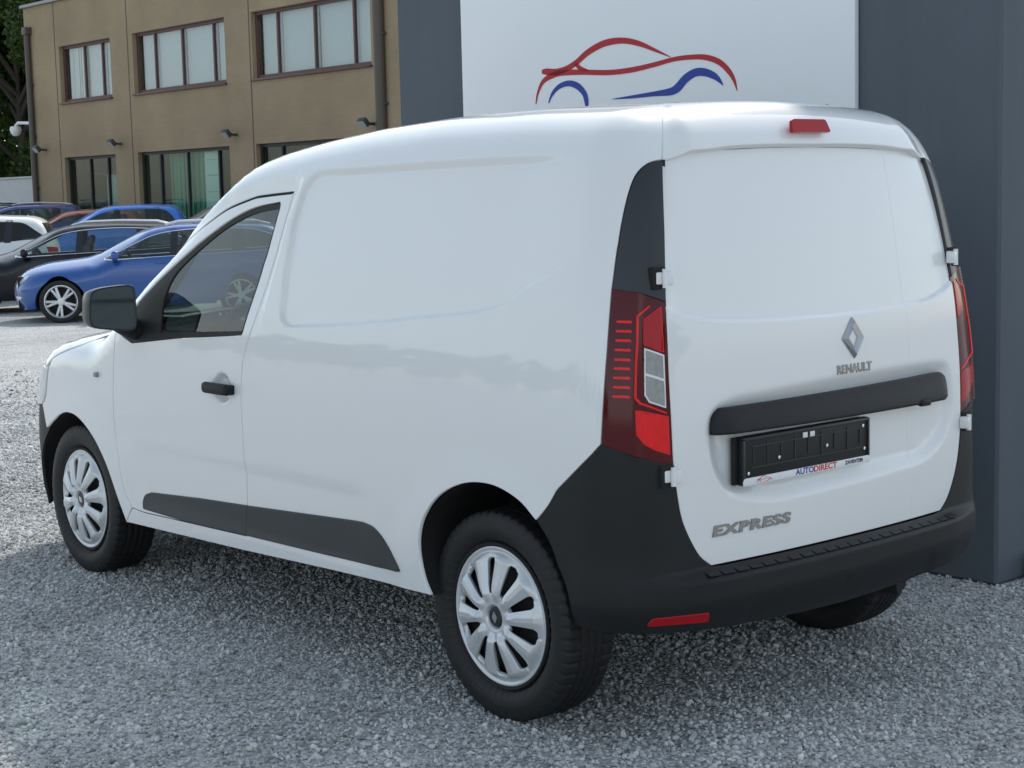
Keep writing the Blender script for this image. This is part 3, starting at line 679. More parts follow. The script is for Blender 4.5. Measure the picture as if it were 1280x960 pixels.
body_loop = np.concatenate([[(2.285,.292),(1.394,.315),(.77,.337),(.233,.350)], ARCH_R[1:], BUMP_S[1:], LAMP_L[1:], TRIM_L[1:], [(-.553,1.80),(-.36,1.80)],
    cl(-.36, 1.62), [(1.612,1.70),(1.60,1.56)], TGs, [(2.31,1.10),(2.25,1.115)], DTs[::-1][1:], DREARs[1:], [(1.677,.365),(2.126,.353),(2.225,.358),(2.262,.325)]])
pc = panel(vsurf(), [body_loop], .03, .012, .0035, extra=EX, centre=1, flip=True, nfix=van.grad)
body = sheet('body_shell', [pc, mirrored(pc)], WHITE, VAN)
# cab doors
GO = chamfer(np.concatenate([smooth([(1.189,1.505),(1.351,1.482),(1.478,1.453),(1.604,1.407),(1.796,1.314),(1.982,1.213),(2.073,1.157),(2.169,1.097),(2.225,1.045)], 3), [(2.260,1.022),(1.81,1.069),(1.332,1.105),(1.252,1.357)]]), .012, 3)
GI = chamfer(np.concatenate([smooth([(1.200,1.495),(1.35,1.474),(1.48,1.444),(1.604,1.399),(1.791,1.303),(1.895,1.236),(1.945,1.175)], 3), [(1.943,1.080),(1.338,1.117),(1.262,1.357)]]), .012, 3)
door_loop = np.concatenate([DTs, DFRONTs[1:], [(2.126,.353),(1.677,.365),(1.34,.374)], DREARs[::-1][1:-1]])
pc = panel(vsurf(), [door_loop, GO], .03, .012, .0045, extra=EX, flip=True)
gk = panel(vsurf(-.004), [GO, GI], .03, .012, 0, flange=.01, flip=True)
gl = panel(vsurf(-.009), [GI+0], .05, .02, -.004, flange=0, flip=True)
C1 = np.concatenate([smooth([(2.120,.372),(2.124,.40),(2.106,.426),(2.06,.442)], 4), [(1.662,.469),(1.3275,.486),(1.339,.379),(1.80,.368)]])
C2 = np.concatenate([[(1.3255,.486),(.845,.514),(.64,.526)], smooth([(.60,.528),(.55,.524),(.515,.512),(.475,.485),(.40,.412),(.392,.404)], 3)[0:], [(.41,.398),(.532,.394),(.86,.387),(1.337,.379)]])
cd1 = panel(vsurf(.007), [C1], .03, .012, .002, flange=.02, bev=.004, flip=True)
cd2 = panel(vsurf(.007), [C2], .03, .012, .002, flange=.02, bev=.004, flip=True)
hb = MB()
hb.box((HANDLE_C[0], .890, HANDLE_C[1]), (.180, .032, .042), bev=.0155, seg=4)
hb.box((HANDLE_C[0]-.075, .880, HANDLE_C[1]), (.035, .03, .036), bev=.006); hb.box((HANDLE_C[0]+.078, .880, HANDLE_C[1]), (.022, .03, .032), bev=.006)
hme = hb.mesh('door_handle')
for sgn in (1, -1):
    f = (lambda q: q) if sgn == 1 else mirrored
    d = sheet('front_door', f(pc), WHITE, VAN)
    sheet('window_seal', f(gk), BLACKP, d); sheet('window_glass', f(gl), GLASS, d); sheet('door_cladding', f(cd1), CLAD, d)
    h = link('door_handle', hme, BLACKP, d); h.scale = (1, sgn, 1)
    sheet('side_cladding', f(cd2), CLAD, VAN)
def gap_strip(loop, w=.008, fn=None, closed=True):
    L = resample(np.asarray(loop, float), .012) if closed else np.asarray(loop, float)
    e = np.roll(L, -1, 0)-np.roll(L, 1, 0)
    if not closed: e[0] = L[1]-L[0]; e[-1] = L[-1]-L[-2]
    e /= np.linalg.norm(e, axis=1, keepdims=True)+1e-9; nn = np.stack([-e[:, 1], e[:, 0]], 1)
    if closed: lp = [L+nn*w, L-nn*w] if area(L+nn*w) > 0 and abs(area(L+nn*w)) > abs(area(L-nn*w)) else [L-nn*w, L+nn*w]
    else: lp = [np.concatenate([L+nn*w, (L-nn*w)[::-1]])]
    return panel(fn or vsurf(-.0055), lp, .2, .012, 0, flange=0, flip=True)
for q in (gap_strip(door_loop), gap_strip(np.array([(2.31, 1.098), (2.665, .918), (2.739, .890), (2.949, .844), (2.99, .825)]), closed=False), gap_strip(np.array([(-.554, 1.60), (-.554, 1.70), (-.554, 1.79)]), .006, vsurf(-.0055, False), closed=False)):
    sheet('gap_shade_strip', q, DARK, VAN); sheet('gap_shade_strip', mirrored(q), DARK, VAN)  # dark strips laid under the panel gaps to paint in their shade
# glass edge at the front of the roof, cowl, bonnet, wings
ws_loop = np.concatenate([TGs, [(2.47,1.10)], [(2.56,1.19),(2.60,1.34)], cl(2.625, 1.62, 20), [(1.612,1.70),(1.60,1.56)]])
pc = panel(vsurf(-.004, False), [ws_loop], .05, .02, .004, flange=.006, centre=1, flip=True)
sheet('windscreen', [pc, mirrored(pc)], GLASS, VAN)
cw_loop = np.concatenate([[(2.31,1.10),(2.35,1.13),(2.47,1.10),(2.56,1.19),(2.60,1.34)], cl(2.625, 2.66, 5), [(2.66,1.30),(2.665,1.05),(2.671,.920)]])
pc = panel(vsurf(-.004, False), [cw_loop], .04, .02, .002, centre=1, flip=True)
sheet('cowl_panel', [pc, mirrored(pc)], BLACKP, VAN)
zt = lambda s: np.interp(np.clip(s, -1, 3.3), *van.zk)+van.Lt
hs = np.linspace(3.87, 2.95, 30)
HOODE = smooth([(2.671,.916),(2.739,.890),(2.949,.844),(3.043,.806),(3.15,.800),(3.30,.815),(3.45,.82),(3.87,.815)], 5)
hood_loop = np.concatenate([HOODE, np.stack([hs, zt(hs)], 1), cl(2.95, 2.665, 12), [(2.665,1.30),(2.67,1.05)]])
pc = panel(vsurf(0, False), [hood_loop], .035, .015, .002, centre=1, flip=True, nfix=van.grad, keep=lambda S, T: (S > 2.949) & (T > zt(S)-.004))
sheet('bonnet', [pc, mirrored(pc)], WHITE, VAN)
wing_loop = np.concatenate([[(2.31,1.098),(2.665,.920)], HOODE[HOODE[:, 0] < 2.99], [(2.995,.815),(3.035,.745),(3.085,.70),(3.03,.605)], ARCH_F[(ARCH_F[:, 0] < 3.03)], [(2.262,.325),(2.23,.36)], DFRONTs[::-1][1:]])
pc = panel(vsurf(0), [wing_loop], .03, .012, .004, flip=True)
rp = MB().box((2.474, .868, .885), (.026, .016, .022), bev=.004).mesh('side_repeater')
for sgn in (1, -1):
    w = sheet('front_wing', pc if sgn == 1 else mirrored(pc), WHITE, VAN)
    r = link('side_repeater', rp, LAMPCLEAR, w); r.scale = (1, sgn, 1)
hl_loop = np.array([(2.998,.815),(3.043,.804),(3.15,.798),(3.30,.812),(3.44,.812),(3.46,.755),(3.40,.71),(3.25,.69),(3.09,.702),(3.04,.745)])
pc = panel(vsurf(.002, False), [hl_loop], .03, .012, .002, flip=True)
for sgn in (1, -1): sheet('headlight', pc if sgn == 1 else mirrored(pc), HEADL, VAN)
gr_loop = np.array([(3.465,.812),(3.87,.812),(3.87,.685),(3.42,.70),(3.465,.755)])
pc = panel(vsurf(-.004, False), [gr_loop], .04, .015, .002, centre=1, flip=True)
sheet('grille', [pc, mirrored(pc)], TRIM, VAN)
fb_loop = np.concatenate([[(3.09,.698),(3.25,.686),(3.42,.697),(3.87,.681),(3.87,.20),(3.45,.205),(3.19,.225)], ARCH_F[ARCH_F[:, 0] > 3.05][:16], [(3.035,.603)]])
pc = panel(lambda S, T: van.base(S, T, -.006), [fb_loop], .035, .015, .002, centre=1, flip=True)
sheet('front_bumper', [pc, mirrored(pc)], BLACKP, VAN)
# rear pillar trims and tail lights
EDGE_U = [(-.555,1.610),(-.557,1.463),(-.558,1.279)]; EDGE_L = [(-.558,1.279),(-.562,1.164),(-.565,1.011),(-.569,.827)]
trim_loop = np.concatenate([TRIM_L, EDGE_U[1:], [(-.511,1.305)]])
pc = panel(vsurf(.002, False), [trim_loop], .02, .01, .0015, flip=True)
lamp_loop = np.concatenate([LAMP_L, [(-.511,1.305)], EDGE_L, [(-.53,.847),(-.491,.877)]])
LD = lambda off: (lambda S, T: van.base(S, T, off+.007*np.exp(-((np.asarray(S)+.503)/.013)**2)-.010*sstep(-.505, -.5155, np.asarray(S))))
pl = panel(LD(.004), [lamp_loop], .006, .006, .0015, flip=True, bev=.003)
LENS = {'upper_lens': ([[(-.518,1.232),(-.547,1.262),(-.5507,1.145),(-.5184,1.1682)]], LAMPDEEP),
 'reversing_light_rim': ([[(-.5181,1.1564),(-.5524,1.1347),(-.5551,.9897),(-.5261,1.0089),(-.5188,1.0296)]], PLATEWHITE),
 'reversing_lens': ([[(-.5207,1.1504),(-.5498,1.1313),(-.5511,1.0716),(-.5211,1.0902)], [(-.5211,1.0814),(-.5514,1.0626),(-.553,.9958),(-.5275,1.0137),(-.5219,1.031)]], LAMPCLEAR),
 'lower_lens': ([[(-.5081,.9877),(-.5579,.9631),(-.5601,.8646),(-.539,.8774),(-.5196,.8975),(-.5097,.9244)]], LAMPRED),
 'light_guide': ([[(-.5271,1.2673),(-.5094,1.244),(-.5095,1.1754),(-.5082,1.113),(-.508,1.0254),(-.5137,1.0102),(-.5559,.9775),(-.5558,.9737),(-.5124,1.006),(-.5056,1.0237),(-.5062,1.1132),(-.5074,1.1756),(-.5069,1.2461),(-.5256,1.2706)]], LAMPRED)}
lens = {k: ([panel(LD(.0055 if 'rim' in k else .007), [L], .01, .008, .0, flange=.004, bev=.0006, flip=True) for L in v[0]], v[1]) for k, v in LENS.items()}
rim_up = panel(LD(.0055), [np.array([(-.5165,1.2335),(-.548,1.2665),(-.5525,1.1405),(-.517,1.1665)])], .01, .008, 0, flange=.004, bev=.0006, flip=True)
rim_lo = panel(LD(.0055), [np.array([(-.5065,.991),(-.5592,.9655),(-.5615,.860),(-.538,.8745),(-.518,.8955),(-.508,.924)])], .01, .008, 0, flange=.004, bev=.0006, flip=True)
bars = []
for i in range(9):
    t = 1.2303-.0251*i+(-.0012 if i == 4 else 0)
    a, b = -.4735+.0003*i, -.4975+.00014*i
    bars.append(panel(LD(.0055), [np.array([(a, t+.0028), (b, t+.0022), (b-.0018, t-.0044), (a, t-.0028)])], .01, .006, 0, flange=.003, bev=.0005, flip=True))
for sgn in (1, -1):
    f = (lambda q: q) if sgn == 1 else mirrored
    sheet('pillar_trim', f(pc), TRIM, VAN)
    lt = sheet('tail_light', f(pl), LAMPBASE, VAN)
    for k, (ps, m) in (lens.items() if sgn == 1 else [('light_guide', lens['light_guide']), ('upper_lens', lens['upper_lens']), ('lower_lens', (lens['lower_lens'][0], LAMPDEEP))]):      # the far lamp has no clear lens
        for q in ps: sheet(k, f(q), m, lt)
    if sgn == 1: sheet('upper_lens_rim', f(rim_up), LAMPRED, lt); sheet('lower_lens_rim', f(rim_lo), LAMPRED, lt)
    for q in bars: sheet('light_bar', f(q), LAMPRED, lt)
# roof spoiler over the doors
SPB = smooth([(-.555,1.612),(-.66,1.640),(-.79,1.648),(-1.0,1.647),(-1.18,1.646)], 4)
sp_loop = np.concatenate([SPB, [(-1.18,1.80),(-.76,1.80),(-.555,1.80)]])
spf = lambda S, T: van.base(S, T, .020*sstep(1.80, 1.66, T)*sstep(-.55, -.66, S)+.0)
pc = panel(spf, [sp_loop], .025, .012, .0015, flange=.035, bev=.004, centre=1, flip=True, nfix=van.grad)
spo = sheet('roof_spoiler', [pc, mirrored(pc)], WHITE, VAN)
bl = MB(); bl.prism(chamfer([(-.088, -.020), (.088, -.020), (.076, .020), (-.076, .020)], .010, 4), (-.570, .030, 1.757), (0, 1, 0), (.28, 0, .96), (-.012, 0, .003))
bl.build('brake_light', LAMPDEEP, VAN)
# rear doors
DE = [(.602,1.668),(.636,1.467),(.658,1.279),(.666,1.164),(.671,1.011),(.669,.827),(.660,.744),(.644,.674),(.617,.614),(.582,.564),(.540,.531)]
DEs = smooth(DE, 4)
DTOP = [(.602,1.668),(.50,1.682),(.39,1.690),(.2,1.696),(0,1.698)]
LEDGE = lambda y: np.interp(np.abs(y), [0, .118, .226, .415, .50, .562, .61, .656, .7], [1.200, 1.202, 1.203, 1.210, 1.217, 1.229, 1.242, 1.262, 1.29])
PREC = chamfer([(.53,.968),(.44,.992),(0,1.010),(-.44,1.010),(-.60,1.002),(-.615,.86),(-.56,.765),(-.44,.716),(0,.698),(.30,.692),(.46,.722),(.52,.79),(.538,.88)], .05, 4)
def rsurf(off=0, lid=True):
    def fn(Y, Z):
        d = -.014*sstep(-.008, .007, Z-LEDGE(Y))*(1-.5*sstep(.60, .67, np.abs(Y)))
        d = d-.020*(1-sstep(-.035, .020, sdist(Y, Z, PREC)))
        return van.rear(Y, Z, off+d)
    return fn
ly = np.linspace(-.66, .66, 90); EXR = np.concatenate([np.stack([ly, LEDGE(ly)+k], 1) for k in (-.013, -.008, -.004, 0, .004, .008, .013)]+[offs_line(PREC, (-.036, -.026, -.016, -.006, .004, .014, .022))])
ys = -.37
loopL = np.concatenate([DEs[::-1], DTOP[1:], [(-.2,1.696),(ys,1.691),(ys,.531)]])
loopR = np.concatenate([[(ys,.531),(ys,1.691),(-.39,1.690),(-.50,1.682)], DEs*[-1, 1]])
sideL = panel(rsurf(), [loopL], .03, .012, .0012, extra=EXR, flip=True)
sideR = panel(rsurf(), [loopR], .03, .012, .0012, extra=EXR, flip=True)
doorL = sheet('rear_door', sideL, WHITE, VAN); doorR = sheet('rear_door', sideR, WHITE, VAN)
# hinges: white straps across the gap
for sgn in (1, -1):
    for (x, y, z, a) in ((-.592, .652, 1.343, .50), (-.634, .672, .803, .42)):
        hg = MB(); R_ = rotz(a)
        hg.box((0, 0, 0), (.030, .026, .040), bev=.005); hg.box((.004, .022, .0), (.018, .034, .034), bev=.004)
        hg.tube([(-.010, .012, -.026), (-.010, .012, .026)], .008, 10)
        o = hg.build('door_hinge', WHITE, VAN, loc=(x-.006, sgn*(y+.004), z)); o.scale = (1, sgn, 1); o.rotation_euler = (0, 0, -sgn*.35)
        MB().box((0, 0, 0), (.02, .05, .062), bev=.004).build('hinge_pocket', DARK, VAN, loc=(x+.012, sgn*(y+.026), z))
# grab bar with number-plate lamp housing
PB = np.concatenate([smooth([(.535,.908),(.533,.930),(.522,.953),(.500,.968)], 3), smooth([(-.520,.977),(-.552,.970),(-.566,.953),(-.574,.903)], 3)])
pc = panel(lambda Y, Z: van.rear(Y, Z, (.012+.020*(1-sstep(.900, .985, Z)))*sstep(-.60, -.52, Y)*(1-.5*sstep(.47, .56, Y))), [PB], .03, .012, 0, flange=.055, bev=.008, flip=True)
gb = sheet('grab_bar', pc, BLACKP, VAN)
MB().box((-.680, -.40, .900), (.02, .05, .022), bev=.006).build('release_button', BLACKP, gb)
# chrome rhombus badge and lettering
by, bz = -.080, 1.127
n_ = 8; RO = [(0, .063), (.054, 0), (0, -.063), (-.054, 0)]; RI = [(0, .030), (.020, 0), (0, -.030), (-.020, 0)]; RM = [(0, .050), (.038, 0), (0, -.050), (-.038, 0)]
V = []; Fc = []
bx0 = van.rear(np.array([by]), np.array([bz]))[0, 0]
tilt = (np.interp(bz+.05, *van.rx)-np.interp(bz-.05, *van.rx))/.1
for L, h in ((RO, .002), (RM, .013), (RI, .004), (RI, -.004)):
    V += [(bx0+tilt*b-h, by+a, bz+b) for a, b in L]
for k in range(3):
    for i in range(4): Fc.append((4*k+i, 4*k+(i+1) % 4, 4*k+4+(i+1) % 4, 4*k+4+i))
Fc += [(0, 1, 2, 3)]
bm = bmesh.new(); vv = [bm.verts.new(v) for v in V]; [bm.faces.new([vv[i] for i in f]) for f in Fc[:-1]]; bmesh.ops.recalc_face_normals(bm, faces=bm.faces)
me = bpy.data.meshes.new('rhombus_badge'); bm.to_mesh(me); bm.free()
badge = link('rhombus_badge', me, mat('badge_chrome', (.58, .59, .60), .16, metal=1), VAN)
def wrap_rear(me, y0, z0, sc, h0, surf, cap):
    """lay flat lettering (x right, y up) on the tail: picture-right is -y"""
    v = np.array([x.co[:] for x in me.vertices]); hc = v[:, 1].max(); Y = y0-v[:, 0]*sc; Z = z0+v[:, 1]*cap/hc
    P = surf(Y, Z); P[:, 0] -= h0+v[:, 2]
    for x, p in zip(me.vertices, P): x.co = p
    return me
me, w = text_mesh('RENAULT', .0355, .0015, bold=.0012, spacing=1.0); wrap_rear(me, .004, 1.0235, .168/w, .001, rsurf(), .0265); link('lettering', me, CHROMED, VAN)
me, w = text_mesh('EXPRESS', .046, .002, shear=.12, bold=.0021, spacing=1.12); wrap_rear(me, .538, .6125, .312/w, .0015, rsurf(), .030); link('lettering', me, CHROMED, VAN)
# number-plate holder without a plate
PH = empty('plate_holder', (-.664, .158, .745)); PH.parent = VAN
MB().box((0, 0, .07), (.020, .57, .138), bev=.003).build('backing', BLACKP, PH)
MB().box((.016, .014, .07), (.014, .57, .136), bev=.003).build('backing', BLACKP, PH)
fr = MB()
for (y, z, a, b) in ((0, .133, .57, .008), (.281, .075, .008, .12), (-.281, .075, .008, .12)): fr.box((-.011, y, z), (.006, a, b), bev=.001)
for k in range(9):
    y = -.24+.06*k
    fr.box((-.0105, y, .085), (.003, .003, .07 if k % 2 else .045), bev=0)
for z in (.05, .11): fr.box((-.0105, 0, z), (.0032, .50, .003), bev=0)
fr.build('holder_frame', TRIM, PH)
MB().box((-.012, -.0, .0115), (.005, .57, .022), bev=.002).build('printed_strip', PLATEWHITE, PH)
for yy, zz in ((.13, .066), (-.085, .075), (.262, .035), (-.262, .045), (-.255, .115)):
    MB().lathe([(.0055, 0), (.005, .002), (.0, .003)], axis='X', n=10).build('screw', CHROME, PH, loc=(-.0105, yy, zz)).scale = (-1, 1, 1)
for a, b in ((.016, .118), (-.016, .118)): MB().box((-.0125, a, b), (.004, .020, .016), bev=.0015).build('clip_hole', PLATEWHITE, PH)
for t_, y0, z0, w0, m in (('AUTO', .062, .0045, .082, INKBLUE), ('DIRECT', -.021, .0045, .106, INKRED), ('ZAVENTEM', -.165, .0075, .084, INKBLACK)):
    me, w = text_mesh(t_, .024 if t_ != 'ZAVENTEM' else .015, .0003, bold=.0006)
    for x in me.vertices: x.co = (-.0146-x.co.z, y0-x.co.x*w0/w, z0+x.co.y)
    link('printed_word', me, m, PH)
link('printed_emblem', swoosh_mesh([R1, R2, R3, B1, B2], (-.0146, .232, .004), (0, -1, 0), (0, 0, 1.2), (-.0004, 0, 0), .068), INKRED, PH)
# rear bumper
ARC_B = smooth([(-.277,.658),(-.335,.590),(-.372,.50),(-.384,.43),(-.378,.372)], 4)
BB = smooth([(-.378,.372),(-.45,.372),(-.54,.365),(-.66,.354),(-.80,.345),(-1.0,.338),(-1.18,.335)], 4)
bp_loop = np.concatenate([ARC_B, BB[1:], [(-1.18,.527),(-.76,.527),(-.69,.527)], smooth([(-.654,.529),(-.625,.562),(-.602,.614),(-.584,.674),(-.575,.744),(-.569,.827)], 4), smooth([(-.569,.827),(-.53,.847),(-.491,.877),(-.454,.899)], 4)[1:], BUMP_S[::-1][1:-1]])
def bump_off(S, T):
    k = sstep(-.47, -.66, S)
    return .003+.046*sstep(.532, .496, T)*k+.012*sstep(.60, .45, T)*(1-k)*sstep(-.36, -.45, S)-.030*sstep(.45, .33, T)-.006*sstep(.425, .418, T)*k*sstep(-.72, -.76, S)
bsurf = lambda S, T: van.base(S, T, bump_off(S, T))
bs = np.linspace(-1.178, -.40, 110); EXB = np.concatenate([np.stack([bs, bs*0+t], 1) for t in (.540, .534, .528, .5235, .519, .5145, .510, .5055, .501, .497, .49)]+[np.stack(np.meshgrid(np.arange(-.70, -.44, .010), np.arange(.545, .66, .011)), -1).reshape(-1, 2)])
pc = panel(bsurf, [bp_loop], .03, .012, .0015, extra=EXB, flange=.03, bev=.004, centre=1, flip=True)
rb = sheet('rear_bumper', [pc, mirrored(pc)], BLACKP, VAN)
for k in range(22):   # raised treads on the step
    y = -.56+1.12*k/21
    x0 = van.rear(np.array([y]), np.array([.527]))[0, 0]
    MB().box((0, 0, 0), (.030, .047, .0022), bev=.0009, seg=1).build('step_tread', BLACKP, rb, loc=(x0-.026, y, .5150), rot=(0, -.30, -.16*y))
pc = panel(lambda S, T: van.base(S, T, bump_off(S, T)+.004), [chamfer([(-.520,.392),(-.530,.412),(-.636,.406),(-.637,.380)], .004, 3)], .015, .008, 0, flange=.008, flip=True)
sheet('reflector', pc, LAMPDEEP, rb)
for sy in ():
    MB().lathe([(.013, 0), (.012, .003), (0, .004)], axis='X', n=14).build('parking_sensor', TRIM, rb, loc=(van.rear(np.array([sy]), np.array([.44]))[0, 0]-.048, sy, .44)).scale = (-1, 1, 1)
# inner skin, floor, wheel wells
GW = GO.copy(); gc = GW.mean(0); GW = gc+(GW-gc)*np.array([1.08, 1.13])
in_loop = np.concatenate([[(2.28,.31),(.29,.33)], ARCH_R[3:]+[0, .012], [(-.32,.52),(-.40,.38),(-1.18,.38),(-1.18,1.80),(-.76,1.80),(-.36,1.80)], cl(-.36, 1.60), [(1.592,1.70),(1.585,1.56)], TGs+[0, -.004], [(2.35,1.06),(2.40,.80),(2.40,.56),(2.33,.40)]])
pc = panel(vsurf(-.045, False), [in_loop, GW], .06, .03, 0, flange=0, centre=1, flip=True)
sheet('inner_lining', [pc, mirrored(pc)], DARK, VAN)
for arch, x0, x1 in ((np.concatenate([ARCH_R, ARC_B[1:]]), 0, 0), (ARCH_F, 0, 0)):
    for sgn in (1, -1):
        L = arch if sgn == 1 else arch[::-1]
        P1 = van.base(arch[:, 0], arch[:, 1]-.002); x, z, y = P1[:, 0], P1[:, 2], P1[:, 1]-.004
        k = len(x); V = np.concatenate([np.stack([x, sgn*y, z], 1), np.stack([x, sgn*(y*0+.52), z+.02], 1)])
        F = [(i, i+1, k+i+1, k+i) for i in range(k-1)]+[tuple(range(k, 2*k))]
        link('wheel_well', mesh_of('wheel_well', V, F, smooth=False), DARK, VAN)
fl = MB(); fl.box((1.25, 0, .385), (1.95, 1.60, .06)); fl.box((-.18, 0, .42), (.8, 1.0, .10)); fl.box((2.85, 0, .33), (1.1, .98, .12)); fl.box((1.3, .0, .31), (1.5, .5, .05)); fl.tube([(-.027, -.62, .31), (-.027, .62, .31)], .045)
fl.tube([(2.765, -.62, .31), (2.765, .62, .31)], .035); fl.tube([(.5, -.32, .24), (-.25, -.36, .26), (-.55, -.45, .28)], .028); fl.box((-.36, -.42, .31), (.22, .36, .13), bev=.04)
fl.build('underbody', DARK, VAN)
# cab interior
MB().box((1.00, 0, .92), (.03, 1.50, 1.22), bev=.01).build('bulkhead', GALV, VAN)
dm = MB(); dm.prism(chamfer([(2.06,.74),(2.06,.93),(2.14,.975),(2.30,.99),(2.50,.985),(2.62,.97),(2.62,.5),(2.2,.5)], .04, 4), (0, -.76, 0), (1, 0, 0), (0, 0, 1), (0, 1.52, 0))
dm.box((2.12, .40, .985), (.12, .30, .06), bev=.025); dm.box((2.06, 0, .84), (.07, .26, .22), bev=.02)
dm.build('dashboard', DASH, VAN)
swh = MB(); R0 = rotx(0); cpt = Vector((1.90, .40, 1.00)); ax = Vector((-.86, 0, .5)).normalized(); e1 = Vector((0, 1, 0)); e2 = ax.cross(e1)
ring = [cpt+(e1*math.cos(2*math.pi*k/32)+e2*math.sin(2*math.pi*k/32))*.185 for k in range(33)]
swh.tube(ring, .015, 10, cap=False)
for a in (0, math.pi, -math.pi/2): swh.tube([cpt-ax*.02, cpt+(e1*math.cos(a)+e2*math.sin(a))*.185], .016, 8)
swh.lathe([(0, -.02), (.06, -.015), (.06, .012), (.0, .02)], cpt, 'X', 20); swh.tube([cpt, cpt-ax*.25], .03)
swh.build('steering_wheel', DASH, VAN)
for y in (.40, -.38):
    se = empty('cab_seat', (1.42, y, .32)); se.parent = VAN
    MB().box((0, 0, .22), (.50, .50, .16), bev=.06, seg=3).build('seat_cushion', SEAT, se)
    MB().box((-.24, 0, .56), (.15, .48, .62), rot=roty(-.22), bev=.06, seg=3).build('backrest', SEAT, se)
    MB().box((-.34, 0, .95), (.09, .26, .19), rot=roty(-.2), bev=.035, seg=3).build('headrest', SEAT, se)
for y in (.38, -.38): MB().box((1.70, y, 1.59), (.17, .36, .018), rot=roty(.25), bev=.008).build('sun_visor', GALV, VAN)
MB().box((1.80, 0, 1.53), (.03, .24, .07), bev=.012).build('inner_mirror', DARK, VAN)
# door mirrors
for sgn in (1, -1):
    mo = empty('door_mirror', (2.09, sgn*.985, 1.11)); mo.parent = VAN; mo.scale = (.88, .88, .88)
    prof = chamfer([(-.100,.012),(-.092,.150),(-.05,.172),(.070,.182),(.098,.172),(.098,-.01),(.070,-.024),(-.065,-.008)], .045, 6)
    k = len(prof); V = []; Nn = []
    for (dx, sc) in ((-.045, .985), (-.04, 1.0), (.0, 1.0), (.045, .93), (.085, .74), (.10, .45)):
        c = prof.mean(0); q = c+(prof-c)*sc
        V += [(dx+.02*b-.30*a, -sgn*a, b) for a, b in q]
    F = [(r*k+i, r*k+(i+1) % k, (r+1)*k+(i+1) % k, (r+1)*k+i) for r in range(5) for i in range(k)]+[tuple(range(5*k, 6*k))]
    bm = bmesh.new(); vv = [bm.verts.new(v) for v in V]; [bm.faces.new([vv[i] for i in f]) for f in F]
    lip = [bm.verts.new(v) for v in [(-.045+.012+.02*b-.30*a, -sgn*a, b) for a, b in prof.mean(0)+(prof-prof.mean(0))*.93]]
    for i in range(k): bm.faces.new((vv[i], vv[(i+1) % k], lip[(i+1) % k], lip[i]))
    bmesh.ops.recalc_face_normals(bm, faces=bm.faces); [setattr(f_, 'smooth', True) for f_ in bm.faces]
    me = bpy.data.meshes.new('mirror_housing'); bm.to_mesh(me); bm.free(); link('mirror_housing', me, TRIM, mo)
    gl_ = MB(); q = prof.mean(0)+(prof-prof.mean(0))*.935; bm2 = gl_.bm
    bm2.faces.new([bm2.verts.new((-.045+.007+.02*b-.30*a, -sgn*a, b)) for a, b in q])
    gl_.build('mirror_glass', MIRROR, mo, smooth=False)
    am = MB(); am.tube([(.03, -sgn*.04, .02), (.06, -sgn*.12, -.02), (.06, -sgn*.155, -.03)], [.04, .045, .05], 12); am.build('mirror_arm', BLACKP, mo)
# wheels
def tyre_mesh(R=.322, rim=.222, w=.20):
    n = 432; prof = []
    hw = w/2
    for a, r in ((-.80, rim+.004), (-.93, rim+.02), (-1.0, rim+.045), (-.995, R-.045), (-.95, R-.02), (-.885, R-.007)): prof.append((a*hw, r, 0))
    for a in np.linspace(-.84, .84, 43): prof.append((a*hw, R-.0035*(a/.84)**4, 1))
    for a, r in ((.885, R-.007), (.95, R-.02), (.995, R-.045), (1.0, rim+.045), (.93, rim+.02), (.80, rim+.004)): prof.append((a*hw, r, 0))
    A = np.array([p[0] for p in prof]); Rr = np.array([p[1] for p in prof]); tr = np.array([p[2] for p in prof])
    th = np.arange(n)*2*math.pi/n
    g = np.zeros(len(A))
    for c in (-.42, -.14, .14, .42): g = np.maximum(g, (np.abs(A/hw-c) < .045)*1.0)
    sip = ((np.arange(n) % 8) < 2)[:, None]*((np.abs(A/hw) > .45)*1.0)[None, :]
    sip = sip+((np.arange(n) % 9) < 1)[:, None]*((np.abs(A/hw) < .40)*.6)[None, :]
    sh = (np.abs(A/hw) > .86)*(np.abs(A/hw) < .96)
    rr = Rr[None, :]-tr[None, :]*np.maximum(g[None, :]*.008, sip*.005)-sh[None, :]*((np.arange(n) % 8) < 2)[:, None]*.004
    # sidewall lettering band and rim guard
    V = np.stack([rr*np.sin(th)[:, None], np.broadcast_to(A, rr.shape), rr*np.cos(th)[:, None]], -1).reshape(-1, 3); m = len(A)
    F = [(i*m+j, i*m+j+1, ((i+1) % n)*m+j+1, ((i+1) % n)*m+j) for i in range(n) for j in range(m-1)]
    me = mesh_of('tyre', V, F, smooth=True); me.validate(); return me
TYRE = tyre_mesh()
